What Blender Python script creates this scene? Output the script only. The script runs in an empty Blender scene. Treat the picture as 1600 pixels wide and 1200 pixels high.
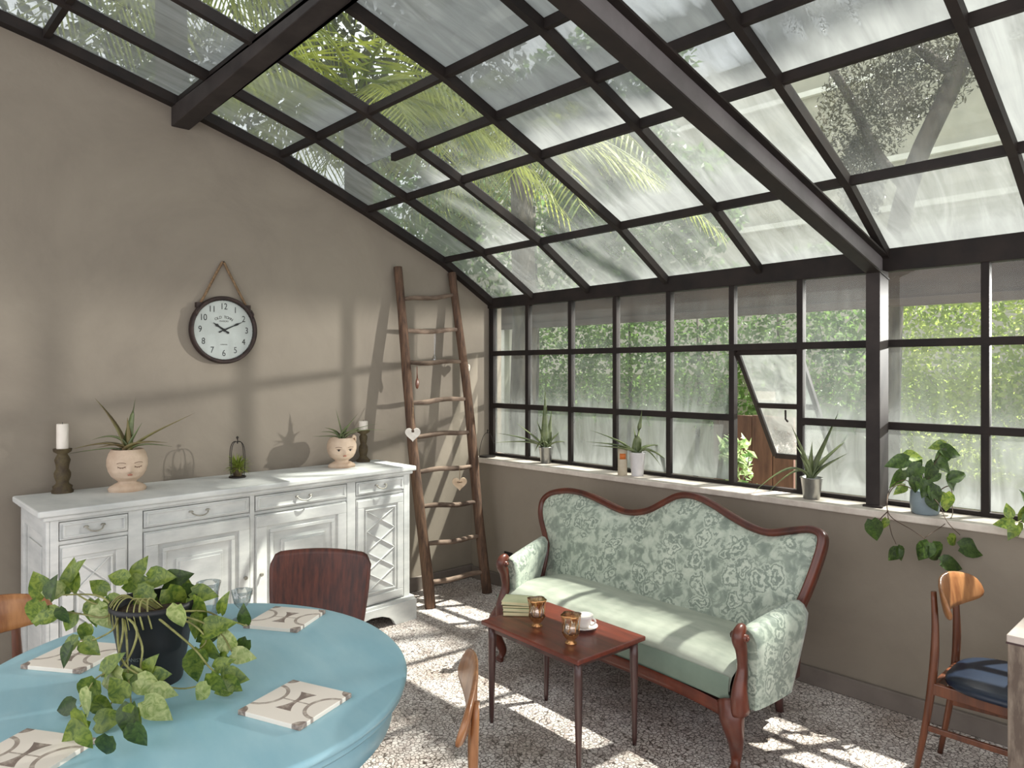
import bpy, bmesh, math, random
import numpy as np
from mathutils import Vector, Matrix, noise
rnd = random.Random(7)
D2R = math.pi/180
# ------------------------------------------------------------------ camera
FPX = 1136.29; HZ = 579.0
CA = 43.677*D2R
FW = Vector((-math.cos(CA), math.sin(CA), 0)); RT = Vector((math.sin(CA), math.cos(CA), 0)); UP = Vector((0, 0, 1))
CAM = Vector((4.315, -3.880, 1.6))
sc = bpy.context.scene
cd = bpy.data.cameras.new('camera'); co = bpy.data.objects.new('camera', cd); sc.collection.objects.link(co)
co.matrix_world = Matrix(((RT.x, 0, -FW.x, CAM.x), (RT.y, 0, -FW.y, CAM.y), (0, 1, 0, CAM.z), (0, 0, 0, 1)))
cd.sensor_width = 36; cd.lens = 36*FPX/1600; cd.shift_y = -(600-HZ)/1600
cd.clip_start = 0.05; cd.clip_end = 200
sc.camera = co
# ------------------------------------------------------------------ world, sun, exposure
vs = sc.view_settings
sc.display_settings.display_device = 'sRGB'
vs.view_transform = 'Standard'; vs.look = 'None'; vs.gamma = 1.0; vs.exposure = 0.0
try: vs.use_curve_mapping = False
except Exception: pass
w = bpy.data.worlds.new('World'); sc.world = w; w.use_nodes = True
wn = w.node_tree; wb = wn.nodes['Background']
wb.inputs[0].default_value = (0.97, 0.975, 1.0, 1); wb.inputs[1].default_value = 2.1
sun = bpy.data.lights.new('sun', 'SUN'); so = bpy.data.objects.new('sun', sun); sc.collection.objects.link(so)
SD = Vector((0.47*math.cos(61*D2R), 0.883*math.cos(61*D2R), math.sin(61*D2R)))   # towards the sun
so.rotation_euler = SD.to_track_quat('Z', 'Y').to_euler()
sun.energy = 18.0; sun.color = (1.0, 0.95, 0.87); sun.angle = 0.012
# low sunlight thrown back by a neighbour's window across the garden
sp = bpy.data.lights.new('reflected_sun', 'SPOT'); spo = bpy.data.objects.new('reflected_sun', sp); sc.collection.objects.link(spo)
spo.location = (4.35, 3.15, 2.10)
spo.rotation_euler = (Vector(spo.location)-Vector((0.0, -2.3, 1.3))).to_track_quat('Z', 'Y').to_euler()
sp.energy = 1750; sp.color = (1.0, 0.93, 0.9); sp.spot_size = 96*D2R; sp.spot_blend = 0.6; sp.shadow_soft_size = 0.055
sc.cycles.transparent_max_bounces = 24
sc.cycles.max_bounces = 8
sc.cycles.sample_clamp_indirect = 6.0
sc.cycles.caustics_reflective = False; sc.cycles.caustics_refractive = False

# ------------------------------------------------------------------ geometry helpers
C = sc.collection
def ray(u, v): return FW + RT*((u-800)/FPX) - UP*((v-HZ)/FPX)
def at(u, v, d): return CAM + ray(u, v)*d           # point measured in the photo at distance d along the view
def onz(u, v, z): r = ray(u, v); return CAM + r*((z-CAM.z)/r.z)
def ony(u, v, y): r = ray(u, v); return CAM + r*((y-CAM.y)/r.y)
def onx(u, v, x): r = ray(u, v); return CAM + r*((x-CAM.x)/r.x)

class MB:
    def __init__(s): s.v = []; s.f = []; s.sm = []; s.mi = []
    def add(s, vs_, fs, smooth=False, mi=0):
        o = len(s.v); s.v += [tuple(p) for p in vs_]
        for f in fs: s.f.append(tuple(i+o for i in f)); s.sm.append(smooth); s.mi.append(mi)
    def box(s, c, d, rz=0.0, M=None, mi=0):
        x, y, z = d[0]/2, d[1]/2, d[2]/2
        P = [Vector((a*x, b*y, e*z)) for a in (-1, 1) for b in (-1, 1) for e in (-1, 1)]
        R = M if M is not None else Matrix.Rotation(rz, 3, 'Z')
        P = [R @ p + Vector(c) for p in P]
        s.add(P, [(0, 1, 3, 2), (4, 6, 7, 5), (0, 4, 5, 1), (2, 3, 7, 6), (0, 2, 6, 4), (1, 5, 7, 3)], mi=mi)
    def hexa(s, P, mi=0):   # 8 corner points, bottom 4 then top 4
        s.add(P, [(3, 2, 1, 0), (4, 5, 6, 7), (0, 1, 5, 4), (1, 2, 6, 5), (2, 3, 7, 6), (3, 0, 4, 7)], mi=mi)
    def bar(s, a, b, w_, h_, up=Vector((0, 0, 1)), mi=0):
        a = Vector(a); b = Vector(b); t = (b-a).normalized(); sd = t.cross(up).normalized(); u2 = sd.cross(t)
        P = []
        for q in (a, b):
            for (i, j) in ((-1, -1), (1, -1), (1, 1), (-1, 1)): P.append(q+sd*(i*w_/2)+u2*(j*h_/2))
        s.add(P, [(0, 1, 2, 3), (7, 6, 5, 4), (0, 4, 5, 1), (1, 5, 6, 2), (2, 6, 7, 3), (3, 7, 4, 0)], mi=mi)
    def tube(s, path, rad, n=8, flat=1.0, cap=True, up=None, mi=0):
        path = [Vector(p) for p in path]; m = len(path)
        if not hasattr(rad, '__len__'): rad = [rad]*m
        V = []; ref = Vector(up) if up is not None else None
        for i, p in enumerate(path):
            t = (path[min(i+1, m-1)]-path[max(i-1, 0)]).normalized()
            if ref is None:
                ref = Vector((0, 0, 1)) if abs(t.z) < .9 else Vector((1, 0, 0))
            a = t.cross(ref)
            if a.length < 1e-4: a = t.cross(Vector((1, 0.2, 0)))
            a.normalize(); b = a.cross(t).normalized()
            if up is None: ref = b
            for k in range(n):
                an = 2*math.pi*k/n
                V.append(p + a*(math.cos(an)*rad[i]) + b*(math.sin(an)*rad[i]*flat))
        F = [(i*n+k, i*n+(k+1) % n, (i+1)*n+(k+1) % n, (i+1)*n+k) for i in range(m-1) for k in range(n)]
        if cap: F += [tuple(range(n-1, -1, -1)), tuple((m-1)*n+k for k in range(n))]
        s.add(V, F, True, mi)
    def lathe(s, prof, c=(0, 0, 0), n=24, cap=True, rf=None, mi=0, smooth=True):
        V = []; c = Vector(c)
        for (r, z) in prof:
            for k in range(n):
                an = 2*math.pi*k/n; rr = r*(rf(an, z) if rf else 1)
                V.append(c+Vector((rr*math.cos(an), rr*math.sin(an), z)))
        m = len(prof)
        F = [(i*n+k, i*n+(k+1) % n, (i+1)*n+(k+1) % n, (i+1)*n+k) for i in range(m-1) for k in range(n)]
        s.add(V, F, smooth, mi)
        if cap:
            s.add(V[:n], [tuple(range(n-1, -1, -1))], False, mi); s.add(V[-n:], [tuple(range(n))], False, mi)
    def prism(s, pts, f, t0, t1, mi=0, smooth=False):     # outline pts (a,b); f(a,b,t) -> point
        n = len(pts); V = [f(a, b, t0) for a, b in pts]+[f(a, b, t1) for a, b in pts]
        s.add(V, [tuple(range(n-1, -1, -1)), tuple(range(n, 2*n))], False, mi)
        s.add(V, [(k, (k+1) % n, n+(k+1) % n, n+k) for k in range(n)], smooth, mi)
    def grid(s, fn, nu, nv, smooth=True, mi=0, wrap=False):
        V = [fn(i/(nu-1), j/(nv-1)) for i in range(nu) for j in range(nv)]
        F = [(i*nv+j, (i+1)*nv+j, (i+1)*nv+j+1, i*nv+j+1) for i in range(nu-1) for j in range(nv-1)]
        s.add(V, F, smooth, mi)
    def build(s, name, m, parent=None, loc=None, bevel=0, sub=0, solid=0):
        me = bpy.data.meshes.new(name); me.from_pydata(s.v, [], s.f)
        me.polygons.foreach_set('use_smooth', s.sm); me.polygons.foreach_set('material_index', s.mi)
        for q in (m if isinstance(m, (list, tuple)) else [m]): me.materials.append(q)
        me.update()
        o = bpy.data.objects.new(name, me); C.objects.link(o)
        if parent: o.parent = parent
        if loc is not None: o.location = loc
        if solid: q = o.modifiers.new('s', 'SOLIDIFY'); q.thickness = solid; q.offset = 0
        if bevel:
            q = o.modifiers.new('b', 'BEVEL'); q.width = bevel; q.segments = 2; q.limit_method = 'ANGLE'; q.angle_limit = 0.7
        if sub: q = o.modifiers.new('u', 'SUBSURF'); q.levels = sub; q.render_levels = sub
        return o
def fixn(o):
    bm = bmesh.new(); bm.from_mesh(o.data); bmesh.ops.remove_doubles(bm, verts=bm.verts, dist=1e-5)
    bmesh.ops.recalc_face_normals(bm, faces=bm.faces); bm.to_mesh(o.data); bm.free(); return o
def tag(o, label, cat, group=None, kind=None):
    if label: o['label'] = label
    if cat: o['category'] = cat
    if group: o['group'] = group
    if kind: o['kind'] = kind
    return o
def thing(name, label, cat, loc=(0, 0, 0), rz=0.0, group=None, kind=None):
    o = bpy.data.objects.new(name, None); C.objects.link(o); o.empty_display_size = .1
    o.location = loc; o.rotation_euler = (0, 0, rz); return tag(o, label, cat, group, kind)
def struct(o, label=None): o['kind'] = 'structure'; (label and o.__setitem__('label', label)); return o
def copy_tree(o, parent=None):
    c = o.copy(); C.objects.link(c)
    if parent: c.parent = parent
    for ch in list(o.children): copy_tree(ch, c)
    return c
def bez(P, n=12):
    P = [Vector(p) for p in P]; out = []
    for i in range(n):
        t = i/(n-1); Q = P[:]
        while len(Q) > 1: Q = [Q[k].lerp(Q[k+1], t) for k in range(len(Q)-1)]
        out.append(Q[0])
    return out
def crom(P, per=6):
    P = [Vector(p) for p in P]; Q = [P[0]*2-P[1]]+P+[P[-1]*2-P[-2]]; out = []
    for i in range(1, len(Q)-2):
        a, b, c, d = Q[i-1], Q[i], Q[i+1], Q[i+2]
        for k in range(per):
            t = k/per
            out.append(0.5*((2*b)+(c-a)*t+(2*a-5*b+4*c-d)*t*t+(3*b-a-3*c+d)*t**3))
    out.append(P[-1]); return out

# ------------------------------------------------------------------ materials
def s2l(c): return tuple(((x/255)/12.92 if x/255 <= .04045 else ((x/255+.055)/1.055)**2.4) for x in c)+(1,)
def newmat(name):
    m = bpy.data.materials.new(name); m.use_nodes = True; nt = m.node_tree
    return m, nt, nt.nodes, nt.links, nt.nodes['Principled BSDF']
def coords(nt, stretch=(1, 1, 1), kind='Object', rot=(0, 0, 0)):
    tc = nt.nodes.new('ShaderNodeTexCoord'); mp = nt.nodes.new('ShaderNodeMapping')
    mp.inputs['Scale'].default_value = stretch; mp.inputs['Rotation'].default_value = rot
    nt.links.new(tc.outputs[kind], mp.inputs[0]); return mp.outputs[0]
def noisen(nt, vec, scale, detail=4, rough=.6, dist=0):
    n = nt.nodes.new('ShaderNodeTexNoise'); n.inputs['Scale'].default_value = scale
    n.inputs['Detail'].default_value = detail; n.inputs['Roughness'].default_value = rough; n.inputs['Distortion'].default_value = dist
    nt.links.new(vec, n.inputs['Vector']); return n
def ramp(nt, fac, stops, interp='LINEAR'):
    r = nt.nodes.new('ShaderNodeValToRGB'); r.color_ramp.interpolation = interp
    e = r.color_ramp.elements
    while len(e) < len(stops): e.new(0.5)
    for q, (p, c) in zip(e, stops): q.position = p; q.color = c if len(c) == 4 else s2l(c)
    nt.links.new(fac, r.inputs[0]); return r.outputs[0]
def mathn(nt, op, a, b=None, clamp=False):
    n = nt.nodes.new('ShaderNodeMath'); n.operation = op; n.use_clamp = clamp
    for i, x in enumerate((a, b)):
        if x is None: continue
        if isinstance(x, (int, float)): n.inputs[i].default_value = x
        else: nt.links.new(x, n.inputs[i])
    return n.outputs[0]
def bump(nt, h, b, strength=.3, dist=.01):
    n = nt.nodes.new('ShaderNodeBump'); n.inputs['Strength'].default_value = strength; n.inputs['Distance'].default_value = dist
    nt.links.new(h, n.inputs['Height']); nt.links.new(n.outputs[0], b.inputs['Normal'])
def pm(name, c1, c2=None, scale=8, stretch=(1, 1, 1), rough=.6, metal=0.0, bmp=0.0, lo=.35, hi=.65, spec=None, detail=5, coat=0, bdist=.004, dist=0):
    m, nt, N, L, b = newmat(name)
    b.inputs['Roughness'].default_value = rough; b.inputs['Metallic'].default_value = metal
    if spec is not None: b.inputs['Specular IOR Level'].default_value = spec
    if coat: b.inputs['Coat Weight'].default_value = coat; b.inputs['Coat Roughness'].default_value = .15
    v = coords(nt, stretch); n = noisen(nt, v, scale, detail, dist=dist)
    L.new(ramp(nt, n.outputs[0], [(lo, c1), (hi, c2 or tuple(x*.85 for x in c1))]), b.inputs['Base Color'])
    if bmp: bump(nt, n.outputs[0], b, bmp, bdist)
    return m
def leafmat(name, c1, c2, scale=30, trans=.35, rough=.45, veins=False):
    m, nt, N, L, b = newmat(name)
    v = coords(nt); n = noisen(nt, v, scale, 3)
    col = ramp(nt, n.outputs[0], [(.35, c1), (.65, c2)])
    L.new(col, b.inputs['Base Color']); b.inputs['Roughness'].default_value = rough
    t = N.new('ShaderNodeBsdfTranslucent'); L.new(col, t.inputs[0]); mx = N.new('ShaderNodeMixShader'); mx.inputs[0].default_value = trans
    L.new(b.outputs[0], mx.inputs[1]); L.new(t.outputs[0], mx.inputs[2]); L.new(mx.outputs[0], N['Material Output'].inputs[0]); return m

M = {}
M['steel'] = pm('dark_painted_steel', (44, 37, 34), (32, 28, 27), 6, rough=.6, bmp=.15, spec=.2)
M['steel_grey'] = pm('grey_painted_steel', (62, 56, 54), (48, 43, 42), 5, rough=.6, bmp=.1, spec=.15)
M['white_trim'] = pm('whitewashed_sill', (222, 212, 200), (196, 184, 172), 9, rough=.6, bmp=.15)
M['stone_out'] = pm('pale_outdoor_paving', (168, 168, 160), (120, 122, 114), 2, rough=.9)
def wallmat(name, c1, c2, seed=0):
    m, nt, N, L, b = newmat(name); v = coords(nt, (1, 1, 1)); n = noisen(nt, v, 1.3, 6, .65, .6); n2 = noisen(nt, v, 30, 3)
    L.new(ramp(nt, n.outputs[0], [(.3, c1), (.7, c2)]), b.inputs['Base Color']); b.inputs['Roughness'].default_value = .85
    h = mathn(nt, 'ADD', n.outputs[0], mathn(nt, 'MULTIPLY', n2.outputs[0], .25)); bump(nt, h, b, .25, .01); return m
M['wall'] = wallmat('taupe_plaster', (146, 136, 122), (130, 120, 108))
M['base'] = pm('baseboard_plaster', (122, 112, 104), (106, 97, 90), 4, rough=.7)
# terrazzo of pale chips with dark veins
m, nt, N, L, b = newmat('terrazzo'); v = coords(nt, (1, 1, 1))
nz = noisen(nt, v, 9, 3); mixv = N.new('ShaderNodeVectorMath'); mixv.operation = 'MULTIPLY_ADD'
L.new(nz.outputs['Color'], mixv.inputs[0]); mixv.inputs[1].default_value = (.05, .05, .05); L.new(v, mixv.inputs[2])
vo = N.new('ShaderNodeTexVoronoi'); vo.feature = 'DISTANCE_TO_EDGE'; vo.inputs['Scale'].default_value = 54; L.new(mixv.outputs[0], vo.inputs['Vector'])
vc = N.new('ShaderNodeTexVoronoi'); vc.inputs['Scale'].default_value = 54; L.new(mixv.outputs[0], vc.inputs['Vector'])
edge = ramp(nt, vo.outputs['Distance'], [(.02, (96, 86, 80)), (.12, (255, 255, 255))])
sep = N.new('ShaderNodeSeparateColor'); L.new(vc.outputs['Color'], sep.inputs[0])
chip = ramp(nt, sep.outputs[0], [(0, (190, 178, 174)), (.25, (232, 224, 220)), (.6, (246, 240, 236)), (1, (212, 202, 198))])
n3 = noisen(nt, v, 3.0, 5); fade = ramp(nt, n3.outputs[0], [(.35, (205, 198, 192)), (.65, (255, 255, 255))])
mu = N.new('ShaderNodeMix'); mu.data_type = 'RGBA'; mu.blend_type = 'MULTIPLY'; mu.inputs[0].default_value = 1; L.new(chip, mu.inputs[6]); L.new(edge, mu.inputs[7])
mu2 = N.new('ShaderNodeMix'); mu2.data_type = 'RGBA'; mu2.blend_type = 'MULTIPLY'; mu2.inputs[0].default_value = 1; L.new(mu.outputs[2], mu2.inputs[6]); L.new(fade, mu2.inputs[7])
L.new(mu2.outputs[2], b.inputs['Base Color']); b.inputs['Roughness'].default_value = .4; M['terrazzo'] = m

# glass: slot 0 clean, slot 1 outer face with grime; object colour R = amount of grime, G = streaks at the lower edge
def cleanglass(name, tint=(.93, .96, .95), gl=.06):
    m, nt, N, L, b = newmat(name); N.remove(b)
    t = N.new('ShaderNodeBsdfTransparent'); t.inputs[0].default_value = (*tint, 1)
    g = N.new('ShaderNodeBsdfGlossy'); g.inputs['Roughness'].default_value = .03
    lw = N.new('ShaderNodeLayerWeight'); lw.inputs[0].default_value = .25
    f = mathn(nt, 'MULTIPLY_ADD', lw.outputs['Fresnel'], .5); nt.nodes[-1].inputs[2].default_value = gl*.3
    mx = N.new('ShaderNodeMixShader'); L.new(f, mx.inputs[0]); L.new(t.outputs[0], mx.inputs[1]); L.new(g.outputs[0], mx.inputs[2])
    L.new(mx.outputs[0], N['Material Output'].inputs[0]); return m
M['glass'] = cleanglass('clean_glass')
def grime(name, axis, stretch, c=(172, 175, 174)):
    m, nt, N, L, b = newmat(name); N.remove(b)
    oi = N.new('ShaderNodeObjectInfo'); sep = N.new('ShaderNodeSeparateColor'); L.new(oi.outputs['Color'], sep.inputs[0])
    tc = N.new('ShaderNodeTexCoord'); sx = N.new('ShaderNodeSeparateXYZ'); L.new(tc.outputs['Generated'], sx.inputs[0])
    add = N.new('ShaderNodeVectorMath'); add.operation = 'ADD'; L.new(tc.outputs['Object'], add.inputs[0]); L.new(oi.outputs['Random'], add.inputs[1])
    n1 = noisen(nt, add.outputs[0], 2.2, 6, .65, .5)
    mp = N.new('ShaderNodeMapping'); mp.inputs['Scale'].default_value = stretch; L.new(add.outputs[0], mp.inputs[0])
    n2 = noisen(nt, mp.outputs[0], 10, 4, .6, 1.2)
    edge = sx.outputs[axis] if axis == 2 else sx.outputs[1]
    if axis == 2: low = mathn(nt, 'SUBTRACT', 1, edge)
    else: low = edge
    low3 = mathn(nt, 'POWER', low, 5)
    st = mathn(nt, 'MULTIPLY', mathn(nt, 'MULTIPLY', low3, mathn(nt, 'MULTIPLY_ADD', n2.outputs[0], 2.2)), sep.outputs[1])
    nz1 = mathn(nt, 'MULTIPLY', mathn(nt, 'SUBTRACT', n1.outputs[0], .5), .55)
    nz2 = mathn(nt, 'MULTIPLY', mathn(nt, 'SUBTRACT', n2.outputs[0], .5), .7)
    s1 = mathn(nt, 'ADD', nz1, nz2); s2 = mathn(nt, 'MULTIPLY', s1, mathn(nt, 'MULTIPLY', sep.outputs[0], 1.0))
    fac = mathn(nt, 'ADD', mathn(nt, 'ADD', sep.outputs[0], s2), st, clamp=True)
    t = N.new('ShaderNodeBsdfTransparent'); t.inputs[0].default_value = (.93, .96, .95, 1)
    tr = N.new('ShaderNodeBsdfTranslucent'); df = N.new('ShaderNodeBsdfDiffuse')
    colr = ramp(nt, n2.outputs[0], [(.3, tuple(q*.84 for q in c)), (.7, c)])
    L.new(colr, tr.inputs[0]); L.new(colr, df.inputs[0])
    md = N.new('ShaderNodeMixShader'); md.inputs[0].default_value = .70; L.new(tr.outputs[0], md.inputs[1]); L.new(df.outputs[0], md.inputs[2])
    mx = N.new('ShaderNodeMixShader'); L.new(fac, mx.inputs[0]); L.new(t.outputs[0], mx.inputs[1]); L.new(md.outputs[0], mx.inputs[2])
    L.new(mx.outputs[0], N['Material Output'].inputs[0]); return m
M['grime_roof'] = grime('grimy_roof_glass', 1, (1.0, .13, .3))
M['grime_win'] = grime('misty_window_glass', 2, (1.0, 1.0, .25), (166, 170, 167))

# ------------------------------------------------------------------ room shell
PROF = [(0.0, 2.150), (-.50, 2.435), (-1.16, 2.712), (-1.79, 2.958), (-2.40, 3.135), (-3.05, 3.300), (-3.72, 3.44), (-4.40, 3.55)]
RISE = .012
def roofz(x, y):
    for (a, za), (b_, zb) in zip(PROF, PROF[1:]):
        if y >= b_-1e-6: return za+(zb-za)*(y-a)/(b_-a)+RISE*x
    return PROF[-1][1]+RISE*x
XW = 7.2; YB = -5.6; SILL = .925
o = MB(); o.box((XW/2-.1, YB/2, -.05), (XW+.2+.6, -YB+.5, .1)); struct(o.build('floor', M['terrazzo']))
o = MB(); pts = [(0.12, -.0), (.12, 2.13)]+[(y, z-.02) for y, z in PROF]+[(YB, 3.62), (YB, 0)]
o.prism(pts, lambda a, b_, t: Vector((t, a, b_)), -.2, 0); struct(o.build('wall_left', M['wall']))
o = MB(); o.box((XW/2, -.065, (SILL-.03)/2), (XW, .27, SILL-.03)); struct(o.build('wall_right', M['wall']))
o = MB(); o.box((XW/2, -.07, SILL-.0125), (XW, .30, .035)); struct(o.build('trim_1', M['white_trim'], bevel=.006), 'whitewashed window sill along the low wall')
o = MB(); o.box((.0125, -2.9, .05), (.025, 5.4, .10)); struct(o.build('baseboard_left', M['base'], bevel=.004))
o = MB(); o.box((XW/2, -.2125, .045), (XW-.06, .025, .09)); struct(o.build('baseboard_right', M['base'], bevel=.004))
o = MB(); o.box((XW/2, -5.0, 3.62), (XW+.4, 1.3, .12)); struct(o.build('wall_back', M['wall']), 'plaster lintel of the house behind the glass roof')

# ---- window wall
MULL = [0.035, .433, .865, 1.267, 1.692, 2.128, 2.536, 2.958, 3.404, 3.83, 4.26, 4.69, 5.12, 5.55, 5.98, 6.41]
RAIL = [.945, 1.325, 1.735, 2.13]
MW = .036
def window(name, i0, i1, label):
    w_ = thing(name, label, None); w_['kind'] = 'structure'
    f = MB()
    for i in range(i0, i1+1):
        f.box((MULL[i], 0, (SILL+2.13)/2), (.034 if 0 < i else .05, .045, 2.13-SILL))
    f.build('mullions', M['steel'], w_, bevel=.003)
    f = MB(); x0, x1 = MULL[i0], MULL[i1]
    for z in RAIL[1:3]:
        if i0 == 0 and z == RAIL[1]:
            f.box(((x0+MULL[5])/2, -.003, z), (MULL[5]-x0, .04, .038)); f.box(((MULL[6]+x1)/2, -.003, z), (x1-MULL[6], .04, .038))
        else: f.box(((x0+x1)/2, -.003, z), (x1-x0, .04, .038))
    f.box(((x0+x1)/2, -.001, SILL+.016), (x1-x0, .042, .018))
    f.build('glazing_rails', M['steel'], w_, bevel=.003)
    dl = [.60, .24, .18]
    for i in range(i0, i1):
        for j in range(3):
            if i == 5 and j < 2: continue
            a, b_ = MULL[i]+.015, MULL[i+1]-.015; z0, z1 = RAIL[j]+.012, RAIL[j+1]-.012
            p = MB(); p.box(((a+b_)/2, 0, (z0+z1)/2), (b_-a, .006, z1-z0))
            p.mi[3] = 1
            q = p.build('pane', [M['glass'], M['grime_win']], w_)
            q.color = (dl[j]+rnd.uniform(-.06, .06)-(.08 if i > 6 else 0), (.5, .3, .1)[j], 0, 1)
    return w_
W1 = window('window_1', 0, 7, 'steel framed window beside the left wall with one vent open')
W2 = window('window_2', 7, 15, 'steel framed window to the right of the post')
# open vent, hinged at the top rail and swung out
a0, a1 = MULL[5]+.022, MULL[6]-.022; zt = RAIL[2]-.02; PH = 36*D2R; LEN = .80
def vp(x, s, n=0): return Vector((x, .01+math.sin(PH)*s+math.cos(PH)*n, zt-math.cos(PH)*s+math.sin(PH)*n))
sash = MB()
for x in (a0, a1): sash.bar(vp(x, 0), vp(x, LEN), .026, .03, up=Vector((0, 1, 0)))
for s_ in (0.01, .40, LEN): sash.bar(vp(a0, s_), vp(a1, s_), .03, .03, up=Vector((0, 1, .3)))
sash_o = sash.build('open_sash', M['steel'], W1, bevel=.003)
for (s0, s1) in ((.02, .39), (.41, .79)):
    p = MB(); p.hexa([vp(a0, s1, -.003), vp(a1, s1, -.003), vp(a1, s0, -.003), vp(a0, s0, -.003), vp(a0, s1, .003), vp(a1, s1, .003), vp(a1, s0, .003), vp(a0, s0, .003)])
    p.mi[1] = 1
    q = p.build('pane', [M['glass'], M['grime_win']], sash_o); q.color = (.62, .2, 0, 1)
p = MB(); p.tube([vp((a0+a1)/2, .415, -.02), vp((a0+a1)/2, .46, -.05), vp((a0+a1)/2+.02, .46, -.07)], .006, 8); p.build('latch', M['steel_grey'], sash_o)
# eave rail, post and beams
o = MB(); o.hexa([(0, -.03, 2.092), (XW, -.03, 2.098), (XW, .04, 2.098), (0, .04, 2.092), (0, -.03, 2.172), (XW, -.03, 2.172+RISE*XW), (XW, .04, 2.160+RISE*XW), (0, .04, 2.160)]); struct(o.build('trim_2', M['steel'], bevel=.004), 'dark steel eave rail above the windows')
# post: an H section
o = MB(); o.box((2.958, -.0815, 1.51), (.066, .117, 1.165)); o.box((2.958, -.1405, .935), (.09, .02, .012))
struct(o.build('trim_3', M['steel_grey'], bevel=.002), 'steel post standing on the sill')
# sloping I beam over the post
def bz(y): return 2.045+.24*(-y)
o = MB()
YA, YE = -.02, -4.6
for (x0, x1, h0, h1, mi_) in ((2.925, 2.995, 0, .010, 0), (2.925, 2.995, .112, .122, 0), (2.955, 2.965, .01, .112, 1)):
    o.hexa([(x0, YE, bz(YE)+h0), (x1, YE, bz(YE)+h0), (x1, YA, bz(YA)+h0), (x0, YA, bz(YA)+h0), (x0, YE, bz(YE)+h1), (x1, YE, bz(YE)+h1), (x1, YA, bz(YA)+h1), (x0, YA, bz(YA)+h1)], mi=mi_)
M['steel_lit'] = pm('steel_web_painted_light', (122, 117, 118), (98, 94, 94), 3, rough=.45, bmp=.1)  # paler copy for the web alone, light on its face put into the colour
struct(o.build('trim_4', [M['steel'], M['steel_lit']], bevel=.0015), 'sloping steel I beam running from the post into the house')
# beam from the left wall
o = MB()
def B1(x, y, k): return Vector((x, y, (2.985+.055*x) if k == 0 else (3.10+.01*x)))
o.hexa([B1(-.02, -2.43, 0), B1(3.2, -2.43, 0), B1(3.2, -2.33, 0), B1(-.02, -2.33, 0), B1(-.02, -2.43, 1), B1(3.2, -2.43, 1), B1(3.2, -2.33, 1), B1(-.02, -2.33, 1)])
struct(o.build('trim_5', M['steel_grey'], bevel=.004), 'thick steel beam let into the left wall under the glass')

# ---- glass roof
ROOF = thing('ceiling', 'curved lean-to roof of grimy glass in dark steel bars', None); ROOF['kind'] = 'structure'
XB = [0.0, .494, 1.042, 1.682, 2.305, 2.980, 3.612, 4.26, 4.90, 5.55, 6.2, 6.85]
def rbar(x, y0, y1, w_, h_, nm='rafter'):
    f = MB(); ys = [y for y, z in PROF if min(y0, y1)-1e-6 <= y <= max(y0, y1)+1e-6]
    for a, b_ in zip(ys, ys[1:]):
        za, zb = roofz(x, a), roofz(x, b_)
        f.hexa([(x-w_/2, b_, zb-h_), (x+w_/2, b_, zb-h_), (x+w_/2, a, za-h_), (x-w_/2, a, za-h_), (x-w_/2, b_, zb+.012), (x+w_/2, b_, zb+.012), (x+w_/2, a, za+.012), (x-w_/2, a, za+.012)])
    return f.build(nm, M['steel'], ROOF)
for i, x in enumerate(XB):
    rbar(x+(.03 if i == 0 else 0), 0, -4.40, .065 if i == 0 else .034, .045 if i else .05, 'wall_plate' if i == 0 else 'rafter')
YT = [y for y, z in PROF]
def tbar(x0, x1, y, nm='glazing_bar'):
    f = MB(); z0, z1 = roofz(x0, y), roofz(x1, y)
    f.hexa([(x0, y-.015, z0-.033), (x1, y-.015, z1-.033), (x1, y+.015, z1-.033), (x0, y+.015, z0-.033), (x0, y-.015, z0+.008), (x1, y-.015, z1+.008), (x1, y+.015, z1+.008), (x0, y+.015, z0+.008)])
    return f.build(nm, M['steel'], ROOF)
for y in YT[1:]: tbar(0.03, XB[-1], y)
tbar(.80, 4.26, -1.475)
# grime per pane: column, row -> (amount, streaks)
DIRT = {(0, r): (.66, .1) for r in range(7)}
DIRT.update({(1, 0): (.42, .2), (1, 1): (.5, .3), (1, 2): (.55, .4), (1, 3): (.55, .5), (1, 4): (.62, .3), (1, 5): (.66, .2),
             (2, 0): (.5, .3), (2, 1): (.16, .2), (2, 2): (.3, .2), (2, 3): (.10, .1), (2, 4): (.2, .2),
             (3, 0): (.42, .3), (3, 1): (.55, 1.0), (3, 2): (.85, .6), (3, 3): (.95, 1.2), (3, 4): (.95, .3),
             (4, 0): (.52, .6), (4, 1): (.62, 1.2), (4, 2): (.8, .9), (4, 3): (.9, 1), (5, 0): (.62, .9), (5, 1): (.10, .1), (5, 2): (.97, .5), (5, 3): (.95, .4), (6, 0): (.7, .6), (6, 1): (.95, .8), (6, 2): (.95, .5)})
for i in range(len(XB)-1):
    for j in range(len(YT)-1):
        cuts = [YT[j], YT[j+1]]
        if j == 2 and 1 <= i <= 6: cuts = [YT[2], -1.475, YT[3]]
        for a, b_ in zip(cuts, cuts[1:]):
            x0, x1 = XB[i], XB[i+1]; p = MB(); e = .006
            p.hexa([(x0, b_, roofz(x0, b_)), (x1, b_, roofz(x1, b_)), (x1, a, roofz(x1, a)), (x0, a, roofz(x0, a)),
                    (x0, b_, roofz(x0, b_)+e), (x1, b_, roofz(x1, b_)+e), (x1, a, roofz(x1, a)+e), (x0, a, roofz(x0, a)+e)])
            p.mi[1] = 1
            q = p.build('pane', [M['glass'], M['grime_roof']], ROOF); dd = DIRT.get((i, j), (.9, .5))
            if (i, j) == (2, 2) and b_ < -1.5: dd = (.35, .2)
            q.color = (dd[0], dd[1], 0, 1)
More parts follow.
